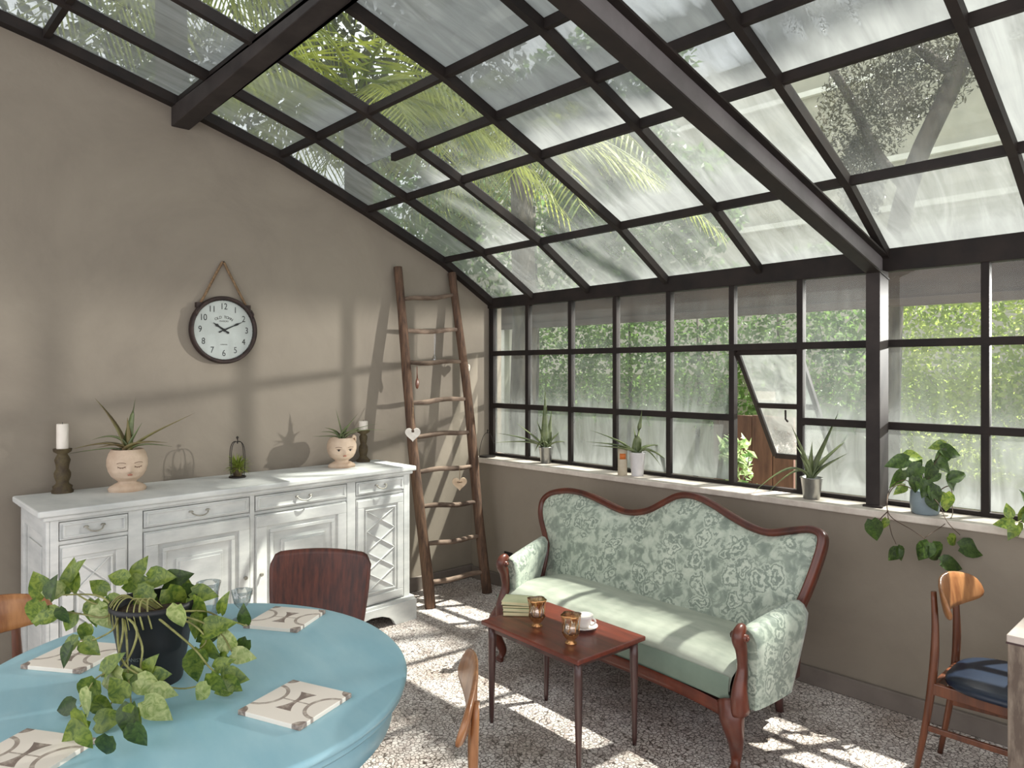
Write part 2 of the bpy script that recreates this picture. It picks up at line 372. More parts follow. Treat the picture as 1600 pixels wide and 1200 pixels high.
# ------------------------------------------------------------------ garden
M['hedge'] = leafmat('sunlit_hedge_leaves', (196, 208, 112), (134, 158, 68), 2.2, .6)
M['ivy'] = leafmat('ivy_leaves', (128, 158, 84), (76, 108, 56), 3, .5)
M['olive'] = leafmat('olive_leaves', (92, 98, 66), (66, 70, 46), 2, .3)
M['palm'] = leafmat('palm_leaves', (176, 182, 70), (104, 120, 52), 2, .45)
M['bark'] = pm('bark', (86, 78, 68), (52, 46, 40), 12, (1, 1, .4), rough=.95, bmp=.8, bdist=.02)
M['cream'] = pm('cream_render', (172, 168, 150), (150, 148, 132), 1.5, rough=.9)
M['white_render'] = pm('white_render', (226, 224, 212), (206, 204, 192), 2, rough=.9)
M['planks'] = pm('weathered_brown_planks', (112, 82, 64), (70, 48, 38), 4, (3, 3, .5), rough=.85, bmp=.4)
M['awning'] = pm('faded_awning_board', (84, 72, 64), (62, 54, 50), 3, (.4, 2, 2), rough=.9)
o = MB(); o.box((2, 8, -.06), (40, 15.4, .1)); struct(o.build('floor_terrace', M['stone_out']), 'pale paving outside the windows')
def cloud(name, m, n, sampler, size, parent=None, asp=.5, seed=1, droop=0.0):
    R = np.random.RandomState(seed); P = np.array([sampler(R) for _ in range(n)])
    d = R.normal(size=(n, 3)); d[:, 2] -= droop; d /= np.linalg.norm(d, axis=1)[:, None]
    e = R.normal(size=(n, 3)); e -= (e*d).sum(1)[:, None]*d; e /= np.linalg.norm(e, axis=1)[:, None]
    s = size*R.uniform(.6, 1.3, (n, 1)); up = np.cross(d, e)*.12
    a = P-d*s*.5; b_ = P+e*s*asp*.5+up*s; c = P+d*s*.5; q = P-e*s*asp*.5+up*s
    V = np.stack([a, b_, c, q], 1).reshape(-1, 3); F = [(4*i, 4*i+1, 4*i+2, 4*i+3) for i in range(n)]
    me = bpy.data.meshes.new(name); me.from_pydata(V.tolist(), [], F); me.materials.append(m); me.update()
    o = bpy.data.objects.new(name, me); C.objects.link(o)
    if parent: o.parent = parent
    return o
def boxs(a, b_, wob=.25):
    def f(R):
        p = np.array([R.uniform(a[k], b_[k]) for k in range(3)])
        q = noise.noise(Vector(p)*1.1)
        p[1] += q*wob*1.5; p[2] += q*wob*(p[2]-a[2])/(b_[2]-a[2])*1.5; return p
    return f
def blobs(L_):
    def f(R):
        c, r = L_[R.randint(len(L_))]; d = R.normal(size=3); d /= np.linalg.norm(d); k = R.uniform(.35, 1)**.6
        return np.array(c)+d*np.array(r)*k
    return f
# hedge along the terrace
hd = thing('hedge', 'bright sunlit hedge filling the view behind the windows right of the post', 'hedge', (3.5, 4.1, 0))
cloud('leaves', M['hedge'], 46000, boxs((-1.9, -.35, .55), (5, .35, 2.7)), .065, hd, .6, 3)
f = MB()
for k in range(9): f.tube([(-.8+k*.8, .15, -.05), (-.75+k*.8, .1, 1.2), (-.8+k*.8, .2, 2.1)], [.03, .022, .012], 6)
f.build('stems', M['bark'], hd)
iv = thing('ivy_hedge', 'darker ivy thicket behind the windows left of the open vent', 'hedge', (-2.4, 4.2, 0))
cloud('leaves', M['ivy'], 24000, boxs((-4.6, -.4, .9), (3.9, .4, 3.0)), .075, iv, .7, 4)
f = MB()
for k in range(8): f.tube([(-4+k*1.1, .2, -.05), (-3.9+k*1.1, .15, 1.3), (-4+k*1.1, .25, 2.4)], [.035, .025, .012], 6)
f.build('stems', M['bark'], iv)
# garden wall behind the hedges
o = MB(); o.box((-1.5, 5.2, .75), (20, .2, 1.6)); tag(o.build('garden_wall', M['cream']), 'low cream garden wall behind the hedge and the ivy thicket', 'wall')
# pillar, awning board
o = MB(); o.box((-2.02, 2.05, 1.05), (.27, .27, 2.2)); o.box((-2.02, 2.05, .02), (.3, .3, .14)); o.box((-2.02, 2.05, 2.12), (.27, .27, .05))
tag(o.build('pillar', M['white_render'], bevel=.01), 'white rendered pillar outside the leftmost window panes', 'pillar')
o = MB(); o.box((3.6, 2.0, 2.25), (11.5, .3, .32)); o.box((3.6, 1.84, 2.10), (11.5, .03, .06))
for k in range(14): o.box((-1.9+k*.85, 2.0, 2.435), (.06, .8, .05))
pg = o.build('pergola_beam', M['awning'], bevel=.008)
tag(pg, 'long brownish pergola beam crossing outside behind the top window panes', 'beam')
for x in (8.9,):
    f = MB(); f.box((x, 2.05, 1.0), (.12, .12, 2.19)); f.build('post', M['awning'], pg)
# building across the garden
bd = thing('building', 'cream house wall with string courses across the garden', 'building', (0, 12, 0))
f = MB(); f.box((0, .15, 4.4), (34, .3, 8.9)); f.build('wall', M['cream'], bd)
f = MB()
for z in (4.9, 5.9, 7.7): f.box((0, -.06, z), (34, .12, .12))
f.build('string_course', M['white_render'], bd)
# trees
def trunk(name, pts, rad, parent, n=10): f = MB(); f.tube(crom(pts, 4), np.interp(np.linspace(0, 1, (len(pts)-1)*4+1), np.linspace(0, 1, len(rad)), rad), n); return f.build(name, M['bark'], parent)
t1 = thing('olive_tree', 'tall tree with leaning trunk seen through the clear roof pane, unseen high crown added to block sun', 'tree', (1.75, 3.5, 0))
trunk('trunk', [(0, 0, -.05), (.02, 0, 1.6), (.1, 0, 2.8), (.26, 0, 3.5), (.60, 0, 4.25), (.9, .1, 5.2), (1.2, 0, 6.5), (1.5, -.1, 9.5), (1.4, 0, 14.2)], [.13, .12, .10, .085, .08, .08, .07, .06, .04], t1)
for P in ([(.2, 0, 3.3), (-.1, .1, 3.7), (-.35, .1, 4.3), (-.9, 0, 5.6), (-1.3, -.1, 8.4)], [(.9, .1, 5.2), (1.8, 0, 6.2), (3.0, 0, 7.6)], [(.6, 0, 4.25), (.1, .2, 4.9), (-.3, .1, 6.2)]):
    trunk('branch', P, [.06, .045, .03], t1, 8)
cloud('leaves', M['olive'], 38000, blobs([((.5, 0, 14.8), (3.2, .7, 2.1)), ((4.4, 0, 14.9), (3.2, .7, 2.1)), ((2.2, 0, 14.9), (4.0, .7, 2.2)), ((-1.1, 0, 12.4), (2.1, .6, 2.0)), ((-1.3, 0, 10.4), (2.0, .6, 2.0)), ((-.9, 0, 11.6), (2.0, .6, 2.2)), ((.8, 0, 12.3), (.6, .5, 1.4)), ((-.9, 0, 14.5), (2.2, .7, 2.0)), ((.6, 0, 16.2), (3.4, .7, 1.3)), ((-2.6, 0, 9.6), (2, .6, 1.8))]), .2, t1, .5, 5)  # unseen high crown, added and shaped to keep sun off wall and table
M['olive2'] = leafmat('brownish_olive_leaves', (86, 82, 58), (52, 52, 38), 2, .25)
cloud('hanging_leaves', M['olive2'], 15000, blobs([((.9, .1, 4.62), (1.0, .4, .42)), ((.2, .1, 4.30), (.6, .35, .38)), ((-.2, .1, 4.2), (.5, .35, .6)), ((-.25, .1, 3.5), (.22, .25, .5)), ((1.6, .1, 4.8), (.5, .4, .4)), ((-.1, 0, 5.4), (1, .5, .5))]), .055, t1, .3, 6, .6)
t2 = thing('leafy_tree', 'bushy green tree seen over the corner of the room through the glass', 'tree', (-3.2, 3.6, 0))
trunk('trunk', [(0, 0, -.05), (.1, 0, 2), (0, .1, 4)], [.14, .11, .05], t2)
cloud('leaves', M['ivy'], 15000, blobs([((0, 0, 4.2), (2.6, .9, 1.5)), ((1.8, .2, 3.6), (1.6, .7, .9)), ((-2.4, 0, 4.6), (1.8, .9, 1.6)), ((1.2, 0, 5.2), (1.6, .9, .9))]), .14, t2, .6, 7)
# palms beyond the left wall
def palm(loc, h, label, seed, fr=16, L_=2.1):
    t = thing('palm_tree', label, 'palm', loc, group=None); R = random.Random(seed)
    f = MB(); f.tube([(0, 0, -.05), (.05, .02, h*.5), (0, 0, h)], [.17, .14, .12], 10); f.build('trunk', M['bark'], t)
    for k in range(fr):
        az = 2*math.pi*k/fr+R.uniform(-.2, .2); el = R.uniform(-.1, .9); l = L_*R.uniform(.8, 1.1)
        d = Vector((math.cos(az), math.sin(az), 0)); P = bez([(0, 0, h), Vector((0, 0, h))+d*l*.45+Vector((0, 0, l*.6*el)), Vector((0, 0, h))+d*l+Vector((0, 0, -l*(.55-el*.4)))], 18)
        f = MB(); f.tube(P, np.linspace(.022, .005, 18), 5)
        sd = d.cross(UP)
        for i in range(2, 18):
            tt = (P[min(i+1, 17)]-P[i-1]).normalized(); ll = .5*math.sin(math.pi*(i/19)**.7)+.12
            for s_ in (-1, 1):
                for q in (0, .5):
                    b0 = P[i].lerp(P[i-1], q); dr = (sd*s_*.75+tt*.75+Vector((0, 0, -.45+R.uniform(-.15, .15)))).normalized(); wv = tt*.017
                    m_ = b0+dr*ll*.5; e_ = b0+dr*ll+Vector((0, 0, -.08*ll))
                    f.add([b0-wv*.5, m_-wv, e_, m_+wv, b0+wv*.5], [(0, 1, 2, 3, 4)])
        f.build('frond', M['palm'], t)
    return t
palm((-1.6, 1.9, 0), 4.3, 'palm with long fronds showing through the clear panes above the clock', 3)
palm((-1.9, -1.8, 0), 5.0, 'palm reaching over the left wall at the top left corner', 5, 14)
palm((-1.5, -.3, 0), 4.1, 'yellowish palm whose fronds fill the clear pane at top centre left', 8, 18, 1.9)
t3 = thing('dense_tree', 'dense tree crown behind the palms beyond the left wall', 'tree', (-4.6, -2.6, 0))
trunk('trunk', [(0, 0, -.05), (.1, .1, 2), (0, 0, 4)], [.16, .12, .06], t3)
cloud('leaves', M['olive'], 16000, blobs([((0, 0, 5.0), (1.3, 2.6, 1.9)), ((-.4, 1.9, 4.6), (1.2, 1.6, 1.6)), ((0, -2, 5.4), (1.2, 1.8, 1.7)), ((1.2, 3.9, 5.7), (1.6, 1.9, 1.7)), ((1.2, 3.9, 5.7), (1.6, 1.9, 1.7))]), .15, t3, .5, 17)
# things just outside the vent
o = MB()
for k in range(4): o.box((1.42+k*.155+.0775, .98+.004*(k % 2), .63), (.15, .03, 1.30-.01*(k % 2)))
o.box((1.73, 1.01, .3), (.62, .03, .08)); o.box((1.73, 1.01, 1.05), (.62, .03, .08))
tag(o.build('plank_panel', M['planks'], bevel=.003), 'weathered brown plank panel standing outside the open vent', 'panel')
pv = thing('potted_shrub', 'pale green leafy shrub in the open vent in front of the plank panel', 'plant', (1.86, .5, -.01))
f = MB(); f.lathe([(.09, 0), (.13, .22), (.14, .24), (.12, .24), (.11, .2)], n=20); f.build('pot', M['stone_out'], pv)
f = MB()
for k in range(5): f.tube([(0, 0, .18), (.03*math.cos(k*1.3), .03*math.sin(k*1.3), .6), (.10*math.cos(k*1.3), .08*math.sin(k*1.3), 1.05)], [.008, .006, .004], 6)
f.build('stems', M['bark'], pv)
M['varieg'] = leafmat('variegated_leaves', (206, 220, 170), (110, 150, 80), 14, .4)
cloud('leaves', M['varieg'], 260, blobs([((0, 0, 1.08), (.12, .10, .12)), ((.02, 0, .92), (.10, .1, .15)), ((0, 0, .7), (.1, .1, .2))]), .085, pv, .45, 9)
# ------------------------------------------------------------------ object materials
M['sb'] = pm('chalky_white_paint', (216, 216, 212), (186, 188, 186), 5, (1, .5, 2.5), rough=.65, bmp=.25, lo=.3, hi=.7)
M['brass'] = pm('tarnished_white_metal', (176, 172, 160), (130, 126, 116), 30, rough=.4, metal=.6)
M['mahog'] = pm('mahogany', (104, 50, 33), (52, 22, 17), 9, (1, 1, .6), rough=.34, coat=.15, bmp=.05, lo=.3, hi=.75)
M['mahog_top'] = pm('mahogany_table_top', (120, 54, 38), (62, 26, 21), 5, (.35, 3, 1), rough=.3, coat=.25, lo=.3, hi=.75, dist=1.5)
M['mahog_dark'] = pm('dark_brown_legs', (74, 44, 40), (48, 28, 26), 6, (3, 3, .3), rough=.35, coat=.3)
M['plywood'] = pm('dark_brown_plywood', (96, 46, 30), (56, 25, 17), 9, (6, 6, .35), rough=.45, coat=.05, bmp=.08)
M['teak'] = pm('warm_teak', (172, 120, 76), (126, 78, 46), 7, (4, 4, .5), rough=.35, coat=.25, bmp=.06)
M['teak_dark'] = pm('darker_teak', (116, 66, 40), (78, 42, 27), 7, (4, 4, .4), rough=.35, coat=.2, bmp=.06)
M['blue_paint'] = pm('sky_blue_table_paint', (160, 199, 210), (144, 188, 202), 3, (1, 3, 1), rough=.36, bmp=.05)
M['black_plastic'] = pm('black_pot', (20, 20, 24), (14, 14, 18), 20, rough=.55)
M['soil'] = pm('potting_soil', (72, 54, 38), (40, 30, 22), 60, rough=1, bmp=1, bdist=.01)
M['pothos'] = leafmat('pothos_leaf', (134, 150, 62), (72, 98, 36), 22, .3, .35)
M['pothos_pale'] = leafmat('pale_variegated_pothos_leaf', (190, 196, 134), (128, 148, 76), 30, .3, .35)
M['pothos_dark'] = leafmat('dark_pothos_leaf', (74, 96, 42), (42, 62, 28), 22, .35, .35)
M['vine'] = pm('vine_stem', (150, 150, 90), (104, 100, 56), 20, rough=.6)
M['vine_brown'] = pm('brown_vine_stem', (84, 62, 44), (60, 44, 32), 20, rough=.7)
M['aloe'] = leafmat('aloe_leaf', (126, 136, 92), (88, 102, 66), 14, .12, .4)
M['aloe_brown'] = leafmat('aloe_leaf_brownish', (134, 128, 80), (112, 92, 62), 12, .12, .45)
M['clay'] = pm('unglazed_pink_clay', (206, 184, 162), (184, 160, 138), 10, rough=.85, bmp=.2)
M['clay_dark'] = pm('painted_face_line', (112, 84, 66), (96, 70, 56), 10, rough=.8)
M['lip'] = pm('painted_lips', (178, 120, 100), (166, 108, 90), 10, rough=.7)
M['ink'] = pm('black_ink', (30, 28, 28), (40, 36, 34), 10, rough=.6)
M['wax'] = pm('white_wax', (236, 228, 216), (222, 212, 200), 8, rough=.45)
M['rustic'] = pm('rustic_green_brown_wood', (92, 80, 52), (60, 46, 32), 22, rough=.7, bmp=.8, bdist=.01)
M['log'] = pm('bark_stripped_log', (112, 84, 64), (54, 38, 30), 10, (6, 6, .5), rough=.85, bmp=.7, bdist=.008, lo=.3, hi=.7)
M['rung'] = pm('grey_brown_rung', (134, 114, 98), (72, 56, 46), 9, (2, .6, 2), rough=.85, bmp=.5, bdist=.006)
M['rope'] = pm('hemp_rope', (138, 112, 84), (100, 78, 56), 90, rough=.95, bmp=.8)
M['rust'] = pm('dark_rusty_metal', (62, 46, 40), (42, 32, 30), 30, rough=.6, metal=.3, bmp=.3)
M['face'] = pm('white_clock_face', (222, 222, 218), (206, 206, 202), 5, rough=.5)
M['wire'] = pm('dark_wire', (48, 42, 38), (36, 32, 30), 30, rough=.5, metal=.5)
M['whitewood'] = pm('white_painted_wood', (232, 226, 216), (212, 204, 194), 24, rough=.6, bmp=.3)
M['palewood'] = pm('pale_bare_wood', (212, 188, 160), (190, 164, 136), 20, rough=.7, bmp=.2)
M['zinc'] = pm('galvanised_tin', (178, 178, 174), (140, 140, 138), 14, (1, 1, .3), rough=.32, metal=.85)
M['whitetin'] = pm('white_enamel', (224, 222, 222), (206, 204, 206), 10, rough=.35)
M['beige'] = pm('beige_card_tube', (198, 186, 164), (180, 166, 142), 10, rough=.6)
M['orange'] = pm('orange_label', (204, 112, 44), (186, 98, 36), 10, rough=.5)
M['bluegrey'] = pm('pale_blue_grey_ceramic', (140, 154, 160), (124, 138, 146), 8, rough=.45)
M['navy'] = pm('navy_vinyl', (20, 34, 54), (16, 27, 44), 6, rough=.38)
M['distress'] = pm('distressed_grey_paint', (140, 126, 112), (96, 82, 72), 9, (2, 2, .5), rough=.75, bmp=.4, lo=.42, hi=.56)
M['palelino'] = pm('worn_pale_top', (206, 194, 184), (182, 168, 158), 7, rough=.5)
M['paper'] = pm('pale_green_book', (214, 214, 176), (196, 200, 158), 12, rough=.7)
M['paper2'] = pm('cream_book', (228, 218, 176), (214, 202, 158), 12, rough=.7)
M['pages'] = pm('book_pages', (222, 214, 190), (196, 186, 158), 60, (1, 1, 8), rough=.9)
M['book_gap_shade'] = pm('olive_cover_gap_shade', (110, 104, 66), (92, 86, 54), 12, rough=.6)  # dark olive for alternate covers, painting the shaded gaps between books
M['china'] = pm('white_china', (232, 226, 220), (220, 212, 206), 5, rough=.2)
M['goldp'] = pm('gold_lustre', (214, 166, 112), (170, 120, 78), 18, rough=.2, metal=.75)
M['socket'] = pm('black_socket', (24, 20, 19), (16, 14, 13), 6, rough=.5)
M['airplant'] = leafmat('bright_succulent', (158, 170, 74), (110, 128, 48), 26, .3)

def variegate(m, scale=55):
    nt = m.node_tree
    for n in nt.nodes:
        if n.type == 'TEX_NOISE': n.inputs['Scale'].default_value = scale; n.inputs['Distortion'].default_value = 1.2
for k_ in ('pothos', 'pothos_pale', 'pothos_dark'): variegate(M[k_])
def glassm(name, tint, rough=0.02, ior=1.45):
    m, nt, N, L, b = newmat(name); b.inputs['Base Color'].default_value = (*tint, 1); b.inputs['Roughness'].default_value = rough
    b.inputs['IOR'].default_value = ior; b.inputs['Transmission Weight'].default_value = 1.0
    # let light through for shadows as thin glass does
    return m
M['clear'] = cleanglass('drinking_glass', (.965, .975, .97), .5)
M['amber'] = cleanglass('amber_lustre_glass', (.95, .82, .64), .9)

# floral satin for the sofa
m, nt, N, L, b = newmat('floral_brocade'); v = coords(nt, (1, 1, 1))
nz = noisen(nt, v, 12, 5); va = N.new('ShaderNodeVectorMath'); va.operation = 'MULTIPLY_ADD'; L.new(nz.outputs['Color'], va.inputs[0]); va.inputs[1].default_value = (.17, .17, .17); L.new(v, va.inputs[2])
vo = N.new('ShaderNodeTexVoronoi'); vo.inputs['Scale'].default_value = 8.5; L.new(va.outputs[0], vo.inputs['Vector'])
rg = mathn(nt, 'SINE', mathn(nt, 'MULTIPLY', vo.outputs['Distance'], 30)); rg = mathn(nt, 'MULTIPLY_ADD', rg, .5); nt.nodes[-1].inputs[2].default_value = .5
mask = ramp(nt, vo.outputs['Distance'], [(.38, (255, 255, 255)), (.56, (0, 0, 0))])
lv = N.new('ShaderNodeTexVoronoi'); lv.inputs['Scale'].default_value = 15; lv.feature = 'SMOOTH_F1'; L.new(va.outputs[0], lv.inputs['Vector'])
n4 = noisen(nt, v, 16, 5, .6, 1.0)
lf = mathn(nt, 'ADD', mathn(nt, 'MULTIPLY', lv.outputs['Distance'], 1.1), mathn(nt, 'MULTIPLY', mathn(nt, 'SUBTRACT', n4.outputs[0], .5), .9))
mxf = N.new('ShaderNodeMix'); L.new(mask, mxf.inputs[0]); L.new(lf, mxf.inputs[2]); L.new(rg, mxf.inputs[3])
mx2 = mathn(nt, 'ADD', mathn(nt, 'MULTIPLY', mxf.outputs[0], .36), mathn(nt, 'MULTIPLY', n4.outputs[0], .64))
L.new(ramp(nt, mx2, [(.28, (118, 130, 119)), (.45, (138, 149, 136)), (.53, (170, 180, 165)), (.75, (194, 201, 186))]), b.inputs['Base Color'])
b.inputs['Roughness'].default_value = .5; b.inputs['Sheen Weight'].default_value = .3; bump(nt, mx2, b, .25, .003); M['floral'] = m
M['satin'] = pm('pale_green_satin', (178, 182, 168), (156, 162, 149), 5, (1, 3, 1), rough=.42, bmp=.08)
M['satin_dk'] = pm('sage_satin_border', (120, 136, 122), (106, 122, 110), 5, (1, 3, 1), rough=.45)

# ------------------------------------------------------------------ sideboard
SB = thing('sideboard', 'long whitewashed sideboard with carved doors against the left wall', 'sideboard', (.62, -3.19, 0), math.atan2(2.11, -.13))
SBL = 2.114
# local x = along the length, local y = into the wall (kept within it), z up
def dep(x): return .60-.118*(x/SBL)       # depth at x
def SBX(P):
    y = P[1]*(dep(P[0])/.60 if P[1] > .06 else 1); return Vector((P[0]+y*.0615, y, P[2]))
class SM(MB):
    def b2(s, x0, x1, y0, y1, z0, z1):
        s.hexa([SBX(p) for p in ((x0, y0, z0), (x1, y0, z0), (x1, y1, z0), (x0, y1, z0), (x0, y0, z1), (x1, y0, z1), (x1, y1, z1), (x0, y1, z1))])
    def frame(s, x0, x1, z0, z1, w_, y0, y1):
        s.b2(x0, x1, y0, y1, z0, z0+w_); s.b2(x0, x1, y0, y1, z1-w_, z1); s.b2(x0, x0+w_, y0, y1, z0+w_, z1-w_); s.b2(x1-w_, x1, y0, y1, z0+w_, z1-w_)
f = SM(); f.b2(-.0, SBL, .0, .575, .955, .985); f.b2(.02, SBL-.02, .012, .575, .935, .955); f.build('top', M['sb'], SB, bevel=.007)
f = SM(); f.b2(.05, SBL-.05, .045, .57, .10, .94)
for x0, x1 in ((.05, .085), (.375, .44), (.985, 1.012), (1.60, 1.66), (2.03, 2.064)): f.b2(x0, x1, .028, .06, .14, .935)
f.b2(.05, 2.064, .03, .06, .925, .937); f.b2(.05, 2.064, .035, .06, .822, .838)
# panelled left end
f.b2(.035, .05, .03, .10, .12, .935); f.b2(.035, .05, .50, .57, .12, .935); f.b2(.035, .05, .1, .5, .86, .935); f.b2(.035, .05, .1, .5, .12, .19); f.b2(.041, .05, .16, .44, .25, .80)
f.b2(SBL-.05, SBL-.035, .03, .10, .12, .935); f.b2(SBL-.05, SBL-.035, .50, .57, .12, .935)
f.build('body', M['sb'], SB, bevel=.003)
# plinth with arched cut-outs
f = SM()
f.b2(.01, SBL-.01, .008, .575, .125, .15)
def arch(x0, x1):
    pts = [(x0, .13), (x0, 0), (x0+.15, 0), (x0+.155, .03)]
    n = 10
    for k in range(n+1):
        t = k/n; xx = x0+.17+(x1-x0-.34)*t; pts.append((xx, .045+.035*math.sin(math.pi*t)**.35 if 0 < k < n else .045))
    pts += [(x1-.155, .03), (x1-.15, 0), (x1, 0), (x1, .13)]
    return pts
def ar(x0, x1): f.prism(arch(x0, x1)[::-1], lambda a, b_, t: SBX((a, t, b_)), .0, .03)
f.prism([(0, .13), (0, 0), (.16, 0), (.17, .03), (.2, .05), (.26, .075), (.33, .085), (.42, .072), (.50, .07), (1.60, .07), (1.68, .072), (1.76, .085), (1.84, .078), (1.90, .055), (1.93, .03), (1.945, 0), (SBL, 0), (SBL, .13)][::-1], lambda a, b_, t: SBX((a, t, b_)), .0, .03)
f.b2(0, .03, .03, .575, 0, .13); f.b2(SBL-.03, SBL, .03, .575, 0, .13)
f.build('plinth', M['sb'], SB, bevel=.003)
def handle(parent, x, z, w_=.09, y=.018):
    g = MB(); g.tube(bez([(x-w_/2, y, z+.008), (x-w_/2, y-.03, z-.022), (x+w_/2, y-.03, z-.022), (x+w_/2, y, z+.008)], 12), .0035, 6)
    for s_ in (-1, 1): g.lathe([(.011, -.004), (.011, 0), (.006, .004)], (x+s_*w_/2, y+.002, z+.008), 10)
    g.build('handle', M['brass'], parent)
for (x0, x1) in ((.088, .372), (.445, .98), (1.018, 1.595), (1.665, 2.028)):
    f = SM(); f.b2(x0, x1, .026, .05, .843, .922); f.frame(x0+.012, x1-.012, .851, .914, .008, .019, .027)
    d_ = f.build('drawer', M['sb'], SB, bevel=.002); handle(d_, (x0+x1)/2, .884, .085 if x1-x0 > .4 else .07)
for (x0, x1, lat) in ((.088, .372, 1), (.445, .984, 0), (1.014, 1.595, 0), (1.665, 2.028, 1)):
    f = SM(); z0, z1 = .158, .818; f.b2(x0, x1, .030, .05, z0, z1)
    if lat:
        f.frame(x0+.008, x1-.008, z0+.01, z1-.01, .045, .021, .031); f.frame(x0+.065, x1-.065, z0+.07, z1-.07, .01, .021, .031)
        xa, xb = x0+.075, x1-.075; n = 4; hh = (z1-z0-.16)/n
        for k in range(n):
            za = z0+.08+k*hh
            for (pa, pb) in (((xa, za), (xb, za+hh)), ((xa, za+hh), (xb, za))):
                f.bar(SBX((pa[0], .027, pa[1])), SBX((pb[0], .027, pb[1])), .008, .006, up=Vector((0, 0, 1)))
    else:
        f.frame(x0+.004, x1-.004, z0+.004, z1-.004, .06, .018, .031)
        f.frame(x0+.085, x1-.085, z0+.085, z1-.085, .02, .02, .031); f.b2(x0+.15, x1-.15, .019, .031, z0+.15, z1-.15); f.b2(x0+.165, x1-.165, .012, .031, z0+.165, z1-.165)
    d_ = f.build('door', M['sb'], SB, bevel=.003)
    g = MB(); g.lathe([(.007, 0), (.007, .01), (.011, .014), (.008, .02)], (0, 0, 0), 10); kx = x1-.03 if x0 < 1 else x0+.03
    if lat: kx = x0+.02
    kb = g.build('knob', M['brass'], d_, (kx, .02, .50)); kb.rotation_euler = (math.pi/2, 0, 0)
TOPZ = .985
# ------------------------------------------------------------------ candlesticks
def candlestick(loc, label, prof, ch, cr, group=None):
    t = thing('candlestick', label, 'candlestick', loc, 0, group)
    f = MB(); f.lathe(prof, n=20); f.build('holder', M['rustic'], t)
    z = prof[-1][1]
    f = MB(); f.lathe([(cr, z), (cr, z+ch-.003), (cr-.003, z+ch), (.001, z+ch-.002)], n=24); c = f.build('candle', M['wax'], t)
    f = MB(); f.tube([(0, 0, z+ch-.004), (.001, 0, z+ch+.008)], .0014, 6); f.build('wick', M['ink'], c); return t
p = onz(73, 768, TOPZ)
candlestick((.10, p.y+.05, TOPZ), 'turned green brown candlestick with a tall white candle at the left end of the sideboard',
 [(.048, 0), (.05, .012), (.042, .02), (.045, .034), (.030, .045), (.028, .055), (.037, .08), (.038, .10), (.028, .12), (.030, .14), (.036, .165), (.030, .18), (.022, .195), (.040, .208), (.043, .222)], .125, .027)
candlestick((.07, -1.215, TOPZ), 'slim turned wooden candlestick with a short white candle behind the open-eyed head planter',
 [(.045, 0), (.047, .012), (.034, .022), (.022, .04), (.030, .07), (.030, .10), (.02, .12), (.026, .15), (.028, .17), (.018, .185), (.042, .20), (.045, .215)], .06, .03)
# ------------------------------------------------------------------ head planters and aloes
def blade(f, P, w0, n=12, prof=None, th=.28):
    """fleshy tapering leaf along a bezier: crescent cross-section"""
    Q = bez(P, n)
    V = []; m_ = 6
    for i, p in enumerate(Q):
        t = (Q[min(i+1, n-1)]-Q[max(i-1, 0)]).normalized(); s_ = t.cross(UP)
        if s_.length < .15: s_ = t.cross(RT.cross(UP))
        s_.normalize(); nn = s_.cross(t)
        k = i/(n-1); w_ = w0*(1-k**1.7)*(.75+.6*k*(1-k))+.0008
        for (a, b_) in ((-1, .25), (-.5, -.25), (0, -.4), (.5, -.25), (1, .25), (0, .02)):
            V.append(p+s_*a*w_*.5+nn*b_*w_*th*1.6)
    F = [(i*m_+k, i*m_+(k+1) % m_, (i+1)*m_+(k+1) % m_, (i+1)*m_+k) for i in range(n-1) for k in range(m_)]
    F += [tuple(range(m_)), tuple((n-1)*m_+k for k in range(m_-1, -1, -1))]
    f.add(V, F, True)
def leafset(parent, base, tips, w0, mat_, name='leaf'):
    """tips: (u, v, depth offset, lift) measured outlines; built at their own distance"""
    b = Vector(base); L0 = parent.matrix_world if False else None
    rel = Vector(parent.location); dB = (b-CAM).dot(FW)
    for k, T in enumerate(tips):
        tip = at(T[0], T[1], dB+T[2]); f = MB()
        st = b+Vector((rnd.uniform(-.012, .012), rnd.uniform(-.012, .012), 0))
        mid = st.lerp(tip, .45)+UP*T[3]
        up0 = st.lerp(mid, .35)+UP*(.02+abs(T[3])*.35)
        blade(f, [st-rel, up0-rel, mid-rel, tip-rel], w0*(T[4] if len(T) > 4 else 1))
        f.build(name, mat_[k % len(mat_)] if isinstance(mat_, list) else mat_, parent)
